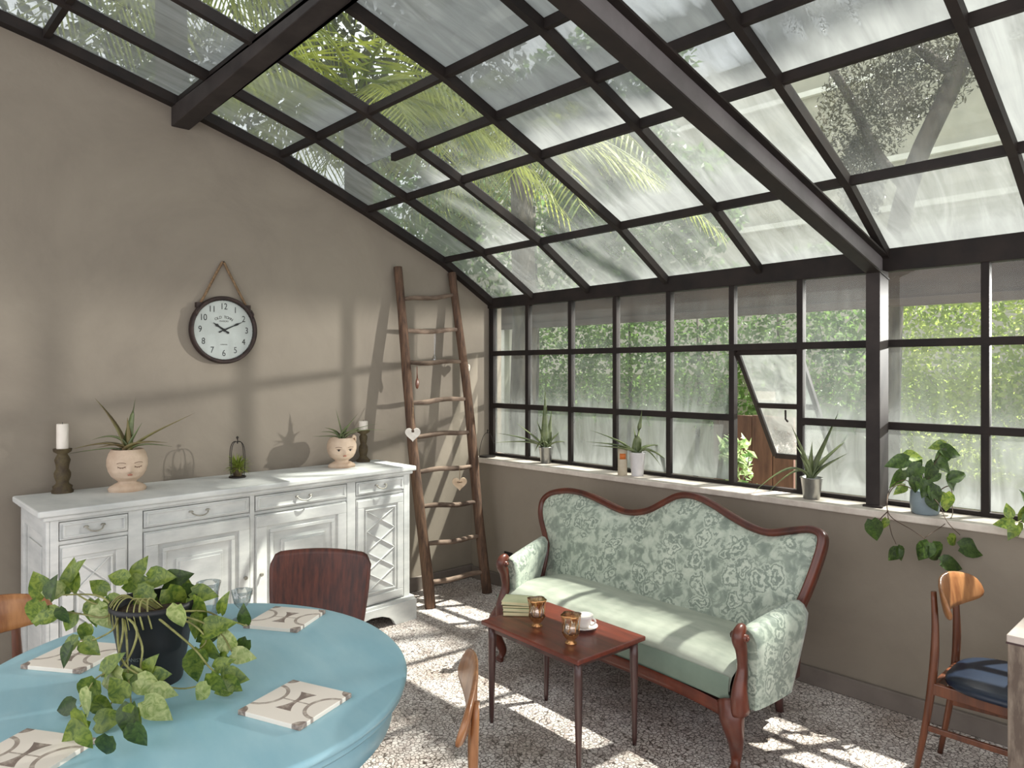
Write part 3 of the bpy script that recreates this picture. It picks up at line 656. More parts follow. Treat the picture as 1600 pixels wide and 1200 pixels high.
def head(name, loc, label, sc_, rz, openeyes, hs=1.12):
    t = thing(name, label, 'planter', loc, rz)
    # head surface looking along local -y
    H = .155*sc_; R = .080*sc_
    def surf(i, j):
        a = 2*math.pi*i; z = j
        # profile: shoulders, neck, skull cup
        pr = [(0, .066), (.06, .070), (.12, .064), (.18, .046), (.235, .040), (.28, .052), (.36, .072), (.48, .085), (.62, .092), (.76, .092), (.90, .084), (1.0, .072)]
        r = np.interp(z, [q[0] for q in pr], [q[1] for q in pr])*sc_
        x, y = math.sin(a)*r, -math.cos(a)*r
        fa = ((a+math.pi) % (2*math.pi))-math.pi
        if z < .2: x *= 1.25*(1 if True else 1); y *= .8
        H2 = .185*sc_*hs
        nose = math.exp(-(fa/.11)**2-((z-.55)/.075)**2)*.024*sc_+math.exp(-(fa/.12)**2-((z-.50)/.03)**2)*.012*sc_
        chin = math.exp(-(fa/.35)**2-((z-.335)/.05)**2)*.010*sc_
        lip = math.exp(-(fa/.16)**2-((z-.425)/.028)**2)*.006*sc_
        eye = sum(math.exp(-((fa-s_*.42)/.2)**2-((z-.62)/.05)**2) for s_ in (-1, 1))*(-.004)*sc_
        brow = sum(math.exp(-((fa-s_*.42)/.3)**2-((z-.70)/.03)**2) for s_ in (-1, 1))*.003*sc_
        ch = sum(math.exp(-((fa-s_*.6)/.3)**2-((z-.47)/.08)**2) for s_ in (-1, 1))*.005*sc_
        d = nose+chin+lip+eye+brow+ch
        return Vector((x+math.sin(a)*d, y-math.cos(a)*d, z*H2))
    H2 = .185*sc_*hs
    f = MB(); f.grid(lambda i, j: surf(i, j), 65, 49)
    f.lathe([(.072*sc_, H2), (.066*sc_, H2), (.066*sc_, H2-.03), (.001, H2-.035)], n=32, cap=False)
    f.lathe([(.001, .001), (.066*sc_, .0)], n=32, cap=False)
    fixn(f.build('head', M['clay'], t))
    f = MB(); f.lathe([(.0655*sc_, H2-.02), (.001, H2-.016)], n=20, cap=False); f.build('soil', M['soil'], t)
    def sp_(fa, z, off=.0012): 
        q = surf((fa % (2*math.pi))/(2*math.pi), z); n_ = Vector((q.x, q.y, 0)).normalized(); return q+n_*off
    for s_ in (-1, 1):
        f = MB()
        if not openeyes:
            f.tube([sp_(s_*.42+.2*k, .625-.028*(1-k*k)) for k in np.linspace(-1, 1, 9)], .0016*sc_, 5)
            for k in (-.8, -.3, .3, .8): f.tube([sp_(s_*.42+.2*k, .625-.028*(1-k*k)), sp_(s_*.42+.24*k, .60-.028*(1-k*k))], .0009*sc_, 4)
        else:
            f.tube([sp_(s_*.42+.16*k, .635+.016*(1-k*k)) for k in np.linspace(-1, 1, 9)], .0014*sc_, 5)
        f.build('eyelid', M['clay_dark'], t); f = MB()
        f.tube([sp_(s_*.42+.22*k, .70+.02*(1-k*k)) for k in np.linspace(-1, 1, 9)], .0013*sc_, 5); f.build('eyebrow', M['clay_dark'], t)
    if openeyes:
        for s_ in (-1, 1):
            f = MB(); c = sp_(s_*.42, .622, .0004); f.lathe([(.001, .002), (.006*sc_, .0015), (.0085*sc_, -.001)], (0, 0, 0), 14, cap=False)
            e = f.build('eye', M['ink'], t, c); e.rotation_euler = (math.pi/2, 0, s_*.42)
        for s_ in (1,):   # cat-like ear bumps / curls on the rim
            f = MB(); f.tube(bez([sp_(s_*1.25, .86), sp_(s_*1.15, 1.0, .01)+Vector((0, 0, .03*sc_)), sp_(s_*.85, .98)], 8), [.004, .010, .014, .016, .015, .012, .008, .004], 8, .6); f.build('hair_curl', M['clay'], t)
    f = MB(); f.tube([sp_(.13*k, .428+.006*math.cos(k*6)) for k in np.linspace(-1, 1, 9)], [.001, .003, .0046, .0052, .0046, .0052, .0046, .003, .001], 6)
    f.build('lips', M['lip'], t)
    return t, H2
p = onz(200, 768, TOPZ); hx = .26; py = onx(199, 725, hx).y
h1, hh1 = head('head_planter', (hx, py, TOPZ), 'clay head planter with closed eyes and a big spiky aloe on the sideboard', 1.03, math.radians(82), False)
b1 = Vector((hx, py, TOPZ+hh1-.01))
a1 = thing('aloe_plant', 'large brownish aloe growing from the closed-eyed head planter', 'plant', b1)
leafset(a1, b1, [(148, 622, -.02, .05), (212, 620, .02, .02), (305, 645, -.05, .02, .8), (142, 688, -.08, .07), (106, 704, -.03, .05, 1.0), (88, 712, .02, .02, .5), (262, 692, -.1, .035), (270, 698, -.06, .03, .7), (199, 652, -.03, .01, .8), (222, 660, 0, .01, .7), (150, 700, -.12, .03, .8)],
        .058, [M['aloe_brown'], M['aloe']])
hx = .22; py = onx(534, 700, hx).y
h2, hh2 = head('head_planter', (hx, py, TOPZ), 'smaller clay head planter with open black eyes near the right end of the sideboard', 1.0, math.radians(72), True, 1.02)
b2 = Vector((hx, py, TOPZ+hh2-.01))
a2 = thing('aloe_plant', 'small dark aloe growing from the open-eyed head planter', 'plant', b2)
leafset(a2, b2, [(524, 637, 0, .01), (560, 646, .02, .03), (500, 675, -.04, .03), (486, 682, -.02, .01), (603, 672, -.06, .04, .8), (590, 662, .0, .03), (548, 660, -.05, .02), (506, 668, .05, .03), (572, 668, -.08, .02)], .038, M['aloe'])
# ------------------------------------------------------------------ wire lantern with a succulent
p = onx(371, 742, .20)
lt = thing('wire_lantern', 'small arched wire lantern standing on the sideboard below the clock', 'lantern', (.20, p.y, TOPZ))
f = MB(); f.lathe([(.046, 0), (.048, .004), (.046, .009), (.001, .009)], n=20); f.build('base', M['wire'], lt)
f = MB()
for k in range(4):
    a = k*math.pi/2+.5; c, s_ = math.cos(a), math.sin(a)
    f.tube(bez([(.044*c, .044*s_, .005), (.058*c, .058*s_, .11), (.062*c, .062*s_, .225), (0, 0, .205)], 14), .0024, 5)
f.build('wire_hoops', M['wire'], lt)
f = MB(); f.tube([(0, 0, .195), (0, 0, .205), (.004, 0, .215), (0, 0, .226), (-.005, 0, .22)], .003, 6); f.lathe([(.002, 0), (.008, .006), (.006, .012), (.001, .016)], (0, 0, .222), 10); f.build('finial', M['wire'], lt)
su = thing('succulent', 'bright yellow green tufted succulent inside the wire lantern', 'plant', (.20, p.y, TOPZ+.009))
f = MB(); f.lathe([(.022, 0), (.032, .04), (.034, .05), (.03, .05), (.001, .044)], n=18); f.build('pot', M['rustic'], su)
f = MB()
for k in range(130):
    a = rnd.uniform(0, 6.28); e = rnd.uniform(-.5, 1.1); r = rnd.uniform(.065, .10); d = Vector((math.cos(a)*math.cos(e), math.sin(a)*math.cos(e), math.sin(e)))
    blade(f, [(0, 0, .045), Vector((0, 0, .06))+d*r*.5, Vector((0, 0, .075))+d*r+Vector((0, 0, -.028))], .009, 6)
f.build('foliage', M['airplant'], su)
# ------------------------------------------------------------------ clock
cc = onx(347, 516, 0.0)
CK = thing('wall_clock', 'round rusty-rimmed wall clock hanging from a rope on the left wall', 'clock', (0.0, cc.y, cc.z))
def CP(a, b_, x): return Vector((x, a, b_))      # a: +y (right as seen), b: up
CR = .196
f = MB(); f.grid(lambda i, j: CP((CR+[-.012, -.012, .0, .004, 0, -.004, -.016, -.022][int(round(j*7))])*math.cos(i*2*math.pi), (CR+[-.012, -.012, 0, .004, 0, -.004, -.016, -.022][int(round(j*7))])*math.sin(i*2*math.pi), [.002, .004, .006, .03, .045, .05, .047, .03][int(round(j*7))]), 73, 8)
f.build('rim', M['rust'], CK)
f = MB(); f.add([CP((CR-.013)*math.cos(k*math.pi/32), (CR-.013)*math.sin(k*math.pi/32), .026) for k in range(64)]+[CP(0, 0, .026)], [(k, (k+1) % 64, 64) for k in range(64)]); 
f.add([CP((CR-.013)*math.cos(k*math.pi/32), (CR-.013)*math.sin(k*math.pi/32), .002) for k in range(64)]+[CP(0, 0, .002)], [((k+1) % 64, k, 64) for k in range(64)])
f.build('dial', M['face'], CK)
def textmesh(s, size, name='t'):
    cu = bpy.data.curves.new(name, 'FONT'); cu.body = s; cu.size = size; cu.align_x = 'CENTER'; cu.align_y = 'CENTER'; cu.extrude = .0004
    ob = bpy.data.objects.new(name, cu); C.objects.link(ob); bpy.context.view_layer.update()
    me = bpy.data.meshes.new_from_object(ob.evaluated_get(bpy.context.evaluated_depsgraph_get()))
    V = [tuple(q.co) for q in me.vertices]; F = [tuple(q.vertices) for q in me.polygons]
    bpy.data.objects.remove(ob); bpy.data.curves.remove(cu); bpy.data.meshes.remove(me); return V, F
for k in range(1, 13):
    f = MB(); a = math.pi/2-k*math.pi/6; V, F = textmesh(str(k), .052); R = .138
    f.add([CP(R*math.cos(a)+q[0]*.85, R*math.sin(a)+q[1], .0268+q[2]) for q in V], F); f.build('numeral', M['ink'], CK)
f = MB()
for k in range(60):
    a = k*math.pi/30; r0, r1 = .172, (.179 if k % 5 else .181); f.bar(CP(r0*math.cos(a), r0*math.sin(a), .0266), CP(r1*math.cos(a), r1*math.sin(a), .0266), .0012 if k % 5 else .003, .0008, up=Vector((1, 0, 0)))
f.build('minute_marks', M['ink'], CK)
f = MB(); s_ = 'OLD TOWN'
for i, ch in enumerate(s_):
    if ch == ' ': continue
    a = math.pi/2-(i-3.5)*.155; V, F = textmesh(ch, .022); R = .088; ca, sa = math.cos(a-math.pi/2), math.sin(a-math.pi/2)
    f.add([CP(R*math.cos(a)+q[0]*ca-q[1]*sa, R*math.sin(a)+q[0]*sa+q[1]*ca-.012, .0268+q[2]) for q in V], F)
f.build('lettering', M['rust'], CK); f = MB()
V, F = textmesh('CLOCKS', .014); f.add([CP(q[0], .052+q[1], .0268+q[2]) for q in V], F)
f.build('lettering', M['rust'], CK); f = MB()
V, F = textmesh('LONDON', .009); f.add([CP(q[0], -.086+q[1], .0268+q[2]) for q in V], F)
f.build('lettering', M['rust'], CK)
def hand(nm, ang, L_, w_):
    a = ang; d = (math.cos(a), math.sin(a)); n_ = (-d[1], d[0]); g = MB()
    pts = [(-.035, .3), (-.03, 1), (-.01, .5), (0, .9), (L_*.5, .6), (L_*.68, 1.3), (L_*.8, .5), (L_, .1)]
    out = [(u_, w_*q) for u_, q in pts]+[(u_, -w_*q) for u_, q in reversed(pts)]
    g.prism(out, lambda u_, q, t: CP(d[0]*u_+n_[0]*q, d[1]*u_+n_[1]*q, t), .030, .032); g.build(nm, M['ink'], CK)
hand('hour_hand', math.radians(180-33), .075, .007); hand('minute_hand', math.radians(25), .125, .005)
f = MB(); f.grid(lambda i, j: CP(.009*(1-j)*math.cos(i*6.2832), .009*(1-j)*math.sin(i*6.2832), .032+.004*min(1, j*3)), 13, 4); f.build('hub', M['ink'], CK)
f = MB(); f.add([CP((CR-.018)*math.cos(k*math.pi/24), (CR-.018)*math.sin(k*math.pi/24), .040) for k in range(48)], [tuple(range(48))]); f.build('glass', M['glass'], CK)
f = MB(); top = .405
for s_ in (-1, 1):
    f.tube([CP(s_*.145, .135, .02), CP(s_*.125, .17, .024), CP(s_*.05, .315, .016), CP(s_*.008, top-.008, .014), CP(0, top, .014)], .0075, 8)
f.build('rope', M['rope'], CK)
for s_ in (-1, 1):
    f = MB(); f.box(CP(s_*.145, .14, .02), (.03, .03, .03)); f.tube([CP(s_*.155, .125, .05), CP(s_*.17, .10, .052), CP(s_*.165, .075, .05)], .004, 6); f.build('hook', M['rust'], CK)
f = MB(); f.tube([CP(0, top-.002, -.02), CP(0, top-.002, .025)], .004, 8); f.build('nail', M['rust'], CK)
# ------------------------------------------------------------------ ladder
LD = thing('ladder', 'rustic log ladder leaning on the left wall beside the sideboard', 'ladder', (.37, -.63, 0))
Lb, Rb = Vector((.385, -.90, 0)), Vector((.40, -.385, 0)); Lt, Rt_ = Vector((.045, -.925, 2.33)), Vector((.045, -.415, 2.335))
lo = Vector(LD.location)
def wob(a, b_, amp, seed, n=16):
    R = random.Random(seed); out = []; px = py_ = 0
    for i in range(n):
        t = i/(n-1); out.append(a.lerp(b_, t)+Vector((0, math.sin(t*7+seed)*amp, 0))+Vector((math.sin(t*9+seed*2)*amp*.4, 0, 0)))
    return out
def onrail(a, b_, t, seed, amp=.010): return a.lerp(b_, t)+Vector((0, math.sin(t*7+seed)*amp, 0))
for (a, b_, s_) in ((Lb, Lt, 1), (Rb, Rt_, 4)):
    f = MB(); P = wob(a, b_, .010, s_); P[0].z = .0; R = random.Random(s_)
    rr = [.038-.008*i/15+R.uniform(-.002, .002) for i in range(16)]
    # angled flat feet
    f.tube([q-lo for q in P], rr, 12); f.build('rail', M['log'], LD)
rv = [(468, 462), (518, 516), (567, 565), (629, 622), (682, 674), (737, 728), (792, 785), (852, 838), (912, 893)]
for k, (vl, vr) in enumerate(rv):
    def zz(a, b_, v):   # height on rail that projects to row v
        lo_, hi = 0.0, 1.0
        for _ in range(30):
            t = (lo_+hi)/2; q = a.lerp(b_, t)-CAM; pv_ = HZ-FPX*(q.z)/(q.dot(FW))
            if pv_ > v: lo_ = t
            else: hi = t
        return (lo_+hi)/2
    tl, tr = zz(Lb, Lt, vl), zz(Rb, Rt_, vr); A, B_ = onrail(Lb, Lt, tl, 1), onrail(Rb, Rt_, tr, 4)
    P = [A.lerp(B_, q)+Vector((0, 0, .006*math.sin(q*8+k))) for q in np.linspace(-.03, 1.03, 9)]
    f = MB(); f.tube([q-lo for q in P], [.013, .015, .017, .018, .017, .018, .017, .015, .013], 10); f.build('rung', M['rung'], LD)
def heart_pts(s, n=28):
    out = []
    for k in range(n):
        t = 2*math.pi*k/n; out.append((s*.052*math.sin(t)**3*1.0, s*(.042*math.cos(t)-.016*math.cos(2*t)-.007*math.cos(3*t)-.003*math.cos(4*t))))
    return out
def heart(u, v, x, s, label, mat_, hole=True, cord_to=None, bow=False, rz=.0):
    p = onx(u, v, x); t = thing('wooden_heart', label, 'ornament', p, math.radians(-35)+rz, 'hearts hanging on the ladder' if False else None)
    # local +x faces the viewer
    f = MB(); f.prism(heart_pts(s), lambda a, b_, q: Vector((q, a, b_)), -.009, .009); o = f.build('heart', mat_, t, bevel=.004)
    f = MB(); top_ = .03*s; P = [Vector((0, 0, top_)), Vector((-.01, .002, top_+.04))]
    e = Matrix.Rotation(-(math.radians(-35)+rz), 3, 'Z') @ (Vector(cord_to)-p)
    P.append(e); f.tube(crom(P, 4), .0022, 5); f.build('cord', M['rope'], t)
    if hole:
        f = MB(); f.box((.011, 0, .02*s), (.006, .018, .018)); f.build('wooden_bead', M['vine_brown'], t, bevel=.004)
    if bow:
        f = MB()
        for sg in (-1, 1): f.tube(bez([(.011, 0, .008), (.014, sg*.02, .022), (.014, sg*.026, .0), (.011, 0, .006)], 8), .003, 5, .5)
        f.build('bow', M['rope'], t)
    return t
heart(645, 678, .30, 1.0, 'white heart ornament hanging over the left rail of the ladder', M['whitewood'], True, onx(645, 628, .235))
heart(718, 755, .33, 1.0, 'pale wooden heart with a bow hanging under a ladder rung', M['palewood'], False, onx(718, 733, .28), True)
heart(729, 576, .13, .9, 'white heart turned edge-on at the right rail of the ladder', M['whitewood'], True, onx(724, 560, .135), rz=1.05)
p = onx(650, 572, .17)
sp_t = thing('wooden_spoon', 'dark wooden spoon hanging bowl down from the third ladder rung', 'spoon', p)
f = MB(); f.tube([(.012, 0, .0), (.014, 0, -.05), (.014, 0, -.085)], [.003, .0035, .005], 6); f.build('handle', M['teak_dark'], sp_t)
f = MB(); f.tube([(.014, 0, -.08), (.014, 0, -.10), (.014, 0, -.125), (.014, 0, -.15), (.014, 0, -.16)], [.004, .013, .017, .011, .003], 10, .45, up=(1, 0, 0)); f.build('bowl', M['teak_dark'], sp_t)
p = onx(676, 518, .08)
gs = thing('glass_pendant', 'clear glass drop on threads hanging between the ladder rungs', 'ornament', p)
f = MB(); f.tube([(.02, 0, -.005), (.02, .0, -.17)], .0012, 5); f.tube([(.02, .012, -.005), (.02, .004, -.17)], .0012, 5); f.build('thread', M['whitetin'], gs)
f = MB(); f.lathe([(.001, -.235), (.014, -.225), (.02, -.205), (.012, -.18), (.003, -.168)], (.02, .002, 0), 14); f.build('drop', M['clear'], gs)
# ------------------------------------------------------------------ sofa
SF = thing('sofa', 'green floral brocade sofa with carved mahogany frame under the window', 'sofa', (2.10, -1.16, 0), math.radians(-2.7))
BP0 = Vector((0, .42, .38)); BT = Vector((0, .16, .57)).normalized(); BN = Vector((0, -BT.z, BT.y))   # back plane, BN faces the sitter
def BK(a, b_, n=0): return BP0+Vector((1, 0, 0))*a+BT*b_+BN*n
outl = [(-.87, -.12), (-.868, .12), (-.905, .20), (-.965, .29), (-.992, .36), (-.985, .43), (-.925, .485), (-.80, .518), (-.68, .523), (-.56, .508), (-.43, .48), (-.33, .463), (-.25, .466), (-.16, .492), (-.066, .55), (0.0, .588), (.07, .605), (.15, .60), (.24, .575), (.34, .537), (.45, .502), (.55, .49), (.64, .512), (.73, .535), (.785, .532), (.815, .505), (.82, .45), (.80, .34), (.775, .24), (.745, .14), (.735, .05), (.73, -.12)]
OC = crom([Vector((a, b_, 0)) for a, b_ in outl], 4)
def inset(P, d):
    out = []
    for i, p in enumerate(P):
        t = (P[min(i+1, len(P)-1)]-P[max(i-1, 0)]).normalized(); n_ = Vector((t.y, -t.x, 0)); out.append(p+n_*d)
    return out
IN = inset(OC, .034); MD = inset(OC, .017)
# carved rim: a moulded section swept along the outline
sect = [(0, -.03), (-.002, .012), (.006, .026), (.012, .022), (.018, .03), (.027, .028), (.034, .014), (.036, -.03)]
f = MB(); V = []
for i, p in enumerate(OC):
    t = (OC[min(i+1, len(OC)-1)]-OC[max(i-1, 0)]).normalized(); n_ = Vector((t.y, -t.x, 0))
    for (d, h) in sect: q = p+n_*d; V.append(BK(q.x, q.y, h))
m_ = len(sect); f.add(V, [(i*m_+k, (i+1)*m_+k, (i+1)*m_+(k+1) % m_, i*m_+(k+1) % m_) for i in range(len(OC)-1) for k in range(m_)], True)
f.build('back_frame', M['mahog'], SF)
# padded back
IN2 = IN+[IN[-1].lerp(IN[0], k/12) for k in range(1, 13)]
f = MB(); n_ = len(IN2)
cx = -.07
def bkp(i, j):
    p = IN2[int(round(i*(n_-1)))]; c = Vector((cx, .10, 0)); q = c.lerp(p, j)
    return BK(q.x, q.y, .012+.05*(1-j**4))
f.grid(bkp, n_, 16); f.build('back_cushion', M['floral'], SF)
f = MB(); f.add([BK(p.x, p.y, -.028) for p in IN2]+[BK(cx, .1, -.028)], [(i+1, i, n_) for i in range(n_-1)]); f.build('back_panel', M['mahog_dark'], SF)
# seat
def sfront(x):  # gently curved front edge (local y)
    return -.035-.02*(abs(x)/.72)**3
f = MB()
def seat(i, j):
    x = -.72+1.44*i; yf = sfront(x); yb = .50
    prof = [(0, .282), (0, .335), (.004, .37), (.03, .40), (.10, .425), (.3, .44), (.6, .44), (.85, .43), (1, .42)]
    k = j*(len(prof)-1); a = int(min(k, len(prof)-2)); u_ = k-a; py_ = prof[a][0]*(1-u_)+prof[a+1][0]*u_; pz = prof[a][1]*(1-u_)+prof[a+1][1]*u_
    edge = 1-abs(2*i-1)**8
    return Vector((x, yf+(yb-yf)*py_, pz-(.03*(1-edge) if pz > .33 else 0)))
f.grid(seat, 41, 25); f.build('seat', M['satin'], SF)
f = MB()
def band(i, j):
    x = -.72+1.44*i; return Vector((x, sfront(x)-.004-.006*math.sin(j*math.pi), .278+.10*j))
f.grid(band, 41, 7); f.build('seat_border', M['satin_dk'], SF)
f = MB()
def rail(i, j):
    x = -.74+1.48*i; q = [(-.012, .262), (-.022, .25), (-.016, .232), (-.022, .215), (.0, .205), (.03, .205), (.03, .262)][int(round(j*6))]
    return Vector((x, sfront(x)+q[0], q[1]+.022-.022*(abs(x)/.74)**4))
f.grid(rail, 41, 7, smooth=True); f.build('seat_rail', M['mahog'], SF)
f = MB(); f.hexa([(-.74, -.02, .212), (.74, -.02, .212), (.66, .55, .212), (-.66, .55, .212), (-.74, -.02, .27), (.74, -.02, .27), (.66, .55, .27), (-.66, .55, .27)]); f.build('under_frame', M['mahog_dark'], SF)
# arms: padded side panels, carved scroll posts and cabriole legs
for s_, xo, xb in ((-1, -.70, -.86), (1, .785, .79)):
    f = MB()
    def arm(i, j, s_=s_, xo=xo, xb=xb):
        # i along depth front->back, j around the section
        y = -.005+.43*i; x = xo+(xb-xo)*i-s_*.02; top = .548+.03*i; th = .052+.006*math.sin(i*3.1)
        sec = [(-1, .255), (-1.0, .40), (-1.05, .50), (-.85, .55), (-.4, .572), (.1, .575), (.55, .562), (.95, .53), (1.05, .48), (.9, .38), (.8, .255)]
        q = sec[int(round(j*10))]
        z = q[1]+(top-.548)*(1 if q[1] > .45 else 0)
        end = 1-.12*math.exp(-i*18)
        y = -.005+i*(.27+.13*min(1, max(0, (q[1]-.255)/.28)))
        return Vector((x+s_*q[0]*th*end, y, .255+(z-.255)*(1-.03*math.exp(-i*18))))
    f.grid(arm, 14, 11)
    a0 = [arm(0, k/10) for k in range(11)]; a1_ = [arm(1, k/10) for k in range(11)]
    f.add(a0, [tuple(range(11))]); f.add(a1_, [tuple(range(10, -1, -1))])
    fixn(f.build('arm_pad', M['floral'], SF))
    xp = xo-s_*.02
    f = MB(); P = crom([(xp, -.05, .25), (xp, -.058, .33), (xp, -.035, .42), (xp, -.045, .50), (xp, -.065, .548), (xp, -.045, .575), (xp, -.018, .57)], 5)
    f.tube(P, np.interp(np.linspace(0, 1, len(P)), [0, .15, .35, .55, .7, .85, 1], [.045, .040, .024, .030, .034, .028, .014]), 12, .75); 
    f.tube([(xp-.034, -.055, .552), (xp+.034, -.055, .552)], [.015, .015], 10)
    f.build('arm_post', M['mahog'], SF)
    for q_ in (-1, 1):
        g = MB(); g.tube([(xp+q_*.034, -.055, .552), (xp+q_*.041, -.055, .552)], [.010, .006], 8); g.build('scroll_boss', M['mahog'], SF)
    # nails along the post
    xl = s_*.73
    f = MB(); P = crom([(xl-s_*.02, -.03, .27), (xl, -.055, .22), (xl+s_*.012, -.05, .14), (xl-s_*.004, -.018, .06), (xl, -.03, .018), (xl+s_*.004, -.04, .0)], 5)
    f.tube(P, np.interp(np.linspace(0, 1, len(P)), [0, .2, .45, .75, .9, 1], [.055, .05, .03, .017, .026, .022]), 12); f.build('front_leg', M['mahog'], SF)
    f = MB(); P = crom([(s_*.60, .52, .24), (s_*.60, .53, .15), (s_*.59, .56, .06), (s_*.585, .58, 0)], 5); f.tube(P, np.interp(np.linspace(0, 1, len(P)), [0, 1], [.03, .018]), 8); f.build('rear_leg', M['mahog_dark'], SF)
    # back upright joining arm and frame
    f = MB(); f.tube([BK(-.87 if s_ < 0 else .735, -.14, -.01), BK(-.868 if s_ < 0 else .738, .13, 0)], .022, 8); f.build('back_post', M['mahog'], SF)
f = MB(); f.hexa([(-.86, .42, .24), (.74, .42, .24), (.74, .47, .24), (-.86, .47, .24), (-.86, .44, .44), (.74, .44, .44), (.74, .49, .44), (-.86, .49, .44)]); f.build('back_rail', M['mahog_dark'], SF)
# ------------------------------------------------------------------ coffee table and what stands on it
CT = thing('coffee_table', 'small rectangular mahogany coffee table on tapering legs in front of the sofa', 'coffee table', (2.143, -1.508, 0), math.radians(-3.2))
CTZ = .465
f = MB(); f.box((0, 0, CTZ-.010), (.615, .415, .02)); f.build('top', M['mahog_top'], CT, bevel=.005)
f = MB(); f.box((0, .165, CTZ-.035), (.52, .015, .035)); f.box((0, -.165, CTZ-.035), (.52, .015, .035)); f.box((.255, 0, CTZ-.035), (.015, .33, .035)); f.box((-.255, 0, CTZ-.035), (.015, .33, .035)); f.build('apron', M['mahog_dark'], CT)
for sx in (-1, 1):
    for sy in (-1, 1):
        f = MB(); f.tube([(sx*.272, sy*.170, CTZ-.02), (sx*.272, sy*.170, .38), (sx*.276, sy*.170, .03), (sx*.276, sy*.170, 0)], [.018, .019, .011, .009], 10); f.build('leg', M['mahog_dark'], CT)
def book(P, rz, w_, d_, h_, label, mc, spine):
    t = thing('book', label, 'book', P, rz, 'books stacked on the coffee table')
    f = MB(); f.box((0, 0, .0015), (w_, d_, .003)); f.box((0, 0, h_-.0015), (w_, d_, .003)); f.box((0, d_/2-.0015, h_/2), (w_, .003, h_)); f.build('cover', mc, t)
    f = MB(); f.box((0, -.003, h_/2), (w_-.004, d_-.004, h_-.006)); f.build('pages', M['paper2'], t)
    return t
bp = onz(812, 957, CTZ); z = CTZ
for k, (dx, rz_, h_, nm, mc) in enumerate(((0, 3, .02, 'bottom book of the small stack on the coffee table, olive covers darkened as gap shade', 'book_gap_shade'), (.003, -2, .014, 'second book from the bottom of the stack on the coffee table', 'paper'),
        (-.008, 2, .012, 'third book from the bottom of the stack, just under the top one', 'book_gap_shade'), (-.010, -5, .016, 'pale green top book of the stack on the coffee table', 'paper'))):
    book((bp.x+dx, bp.y, z), math.radians(rz_+40), .15-.004*k, .11, h_, nm, M[mc], None); z += h_+.0005
def lustre_cup(loc, rz, label):
    t = thing('glass_vase', label, 'vase', loc, rz)
    f = MB(); fl = lambda a, z: 1+.10*math.cos(4*a)*max(0, (z-.05)/.06)
    f.lathe([(.022, 0), (.024, .004), (.012, .012), (.028, .03), (.037, .05), (.034, .075), (.030, .09), (.038, .112), (.041, .12)], n=32, cap=True, rf=fl)
    f.lathe([(.038, .119), (.027, .09), (.031, .074), (.034, .05), (.001, .03)], n=32, cap=False, rf=fl); o = f.build('bowl', M['amber'], t)
    g = MB(); g.lathe([(.0245, .001), (.0255, .004), (.0135, .012), (.030, .030), (.0375, .045)], n=32, cap=False, rf=fl); g.lathe([(.0395, .112), (.0425, .1205), (.0405, .121)], n=32, cap=False, rf=fl); g.build('gilding', M['goldp'], t)
    g = MB()
    for k in range(8):
        a = k*math.pi/4; g.tube(bez([(.0375*math.cos(a), .0375*math.sin(a), .05), (.032*math.cos(a+.2), .032*math.sin(a+.2), .08), (.041*math.cos(a+.35), .041*math.sin(a+.35), .115)], 8), .0016, 5)
    g.build('gilt_rib', M['goldp'], t); return t
p = onz(839, 978, CTZ); lustre_cup((p.x, p.y, CTZ), .3, 'amber and gold glass vase beside the books on the coffee table')
p = onz(892, 1005, CTZ); lustre_cup((p.x, p.y, CTZ), 1.2, 'amber and gold glass vase on the coffee table before the white cup')
p = onz(906, 983, CTZ)
sc2 = thing('saucer', 'white china saucer under the cup on the coffee table', 'saucer', (p.x+.01, p.y+.015, CTZ))
f = MB(); f.lathe([(.024, 0), (.026, .003), (.05, .010), (.062, .016), (.060, .018), (.046, .012), (.001, .006)], n=32); f.build('dish', M['china'], sc2)
cp_ = thing('coffee_cup', 'white china cup with a handle on its saucer behind the glass vase', 'cup', (p.x+.01, p.y+.015, CTZ+.0068))
f = MB(); f.lathe([(.020, 0), (.022, .004), (.032, .02), (.038, .045), (.041, .056), (.039, .056), (.030, .02), (.001, .008)], n=32); f.build('bowl', M['china'], cp_)
f = MB(); f.tube(bez([(.036, 0, .045), (.065, 0, .052), (.058, 0, .012), (.030, 0, .016)], 10), .004, 6, 1); h_ = f.build('handle', M['china'], cp_); h_.rotation_euler = (0, 0, .3)
# ------------------------------------------------------------------ oval blue table
BTc = Vector((2.224, -3.113, 0)); BA = math.atan2(-.208, .978)
RTb = thing('oval_table', 'sky blue painted oval table in the foreground at the left', 'table', BTc, BA)
def ell(prof, n=72):
    f = MB(); V = []
    for (k, z) in prof:
        for i in range(n):
            a = 2*math.pi*i/n; V.append(Vector(((.642+k)*math.cos(a), (.576+k)*math.sin(a), z)))
    m_ = len(prof); f.add(V, [(i*n+k, i*n+(k+1) % n, (i+1)*n+(k+1) % n, (i+1)*n+k) for i in range(m_-1) for k in range(n)], True)
    f.add(V[:n], [tuple(range(n-1, -1, -1))]); f.add(V[-n:], [tuple(range(n))]); return f
TZ = .75
ell([(-.03, TZ-.042), (-.012, TZ-.040), (-.004, TZ-.030), (-.012, TZ-.024), (.0, TZ-.018), (.002, TZ-.008), (-.004, TZ-.001), (-.010, TZ), (-.02, TZ)]).build('top', M['blue_paint'], RTb)
ell([(-.055, TZ-.125), (-.045, TZ-.125), (-.04, TZ-.12), (-.04, TZ-.045), (-.05, TZ-.042)]).build('apron', M['blue_paint'], RTb)
f = MB(); f.lathe([(.16, .02), (.17, .05), (.08, .09), (.06, .15), (.085, .25), (.07, .35), (.05, .42), (.075, .5), (.09, .58), (.14, .62), (.15, .63)], n=28); f.build('pedestal', M['blue_paint'], RTb)
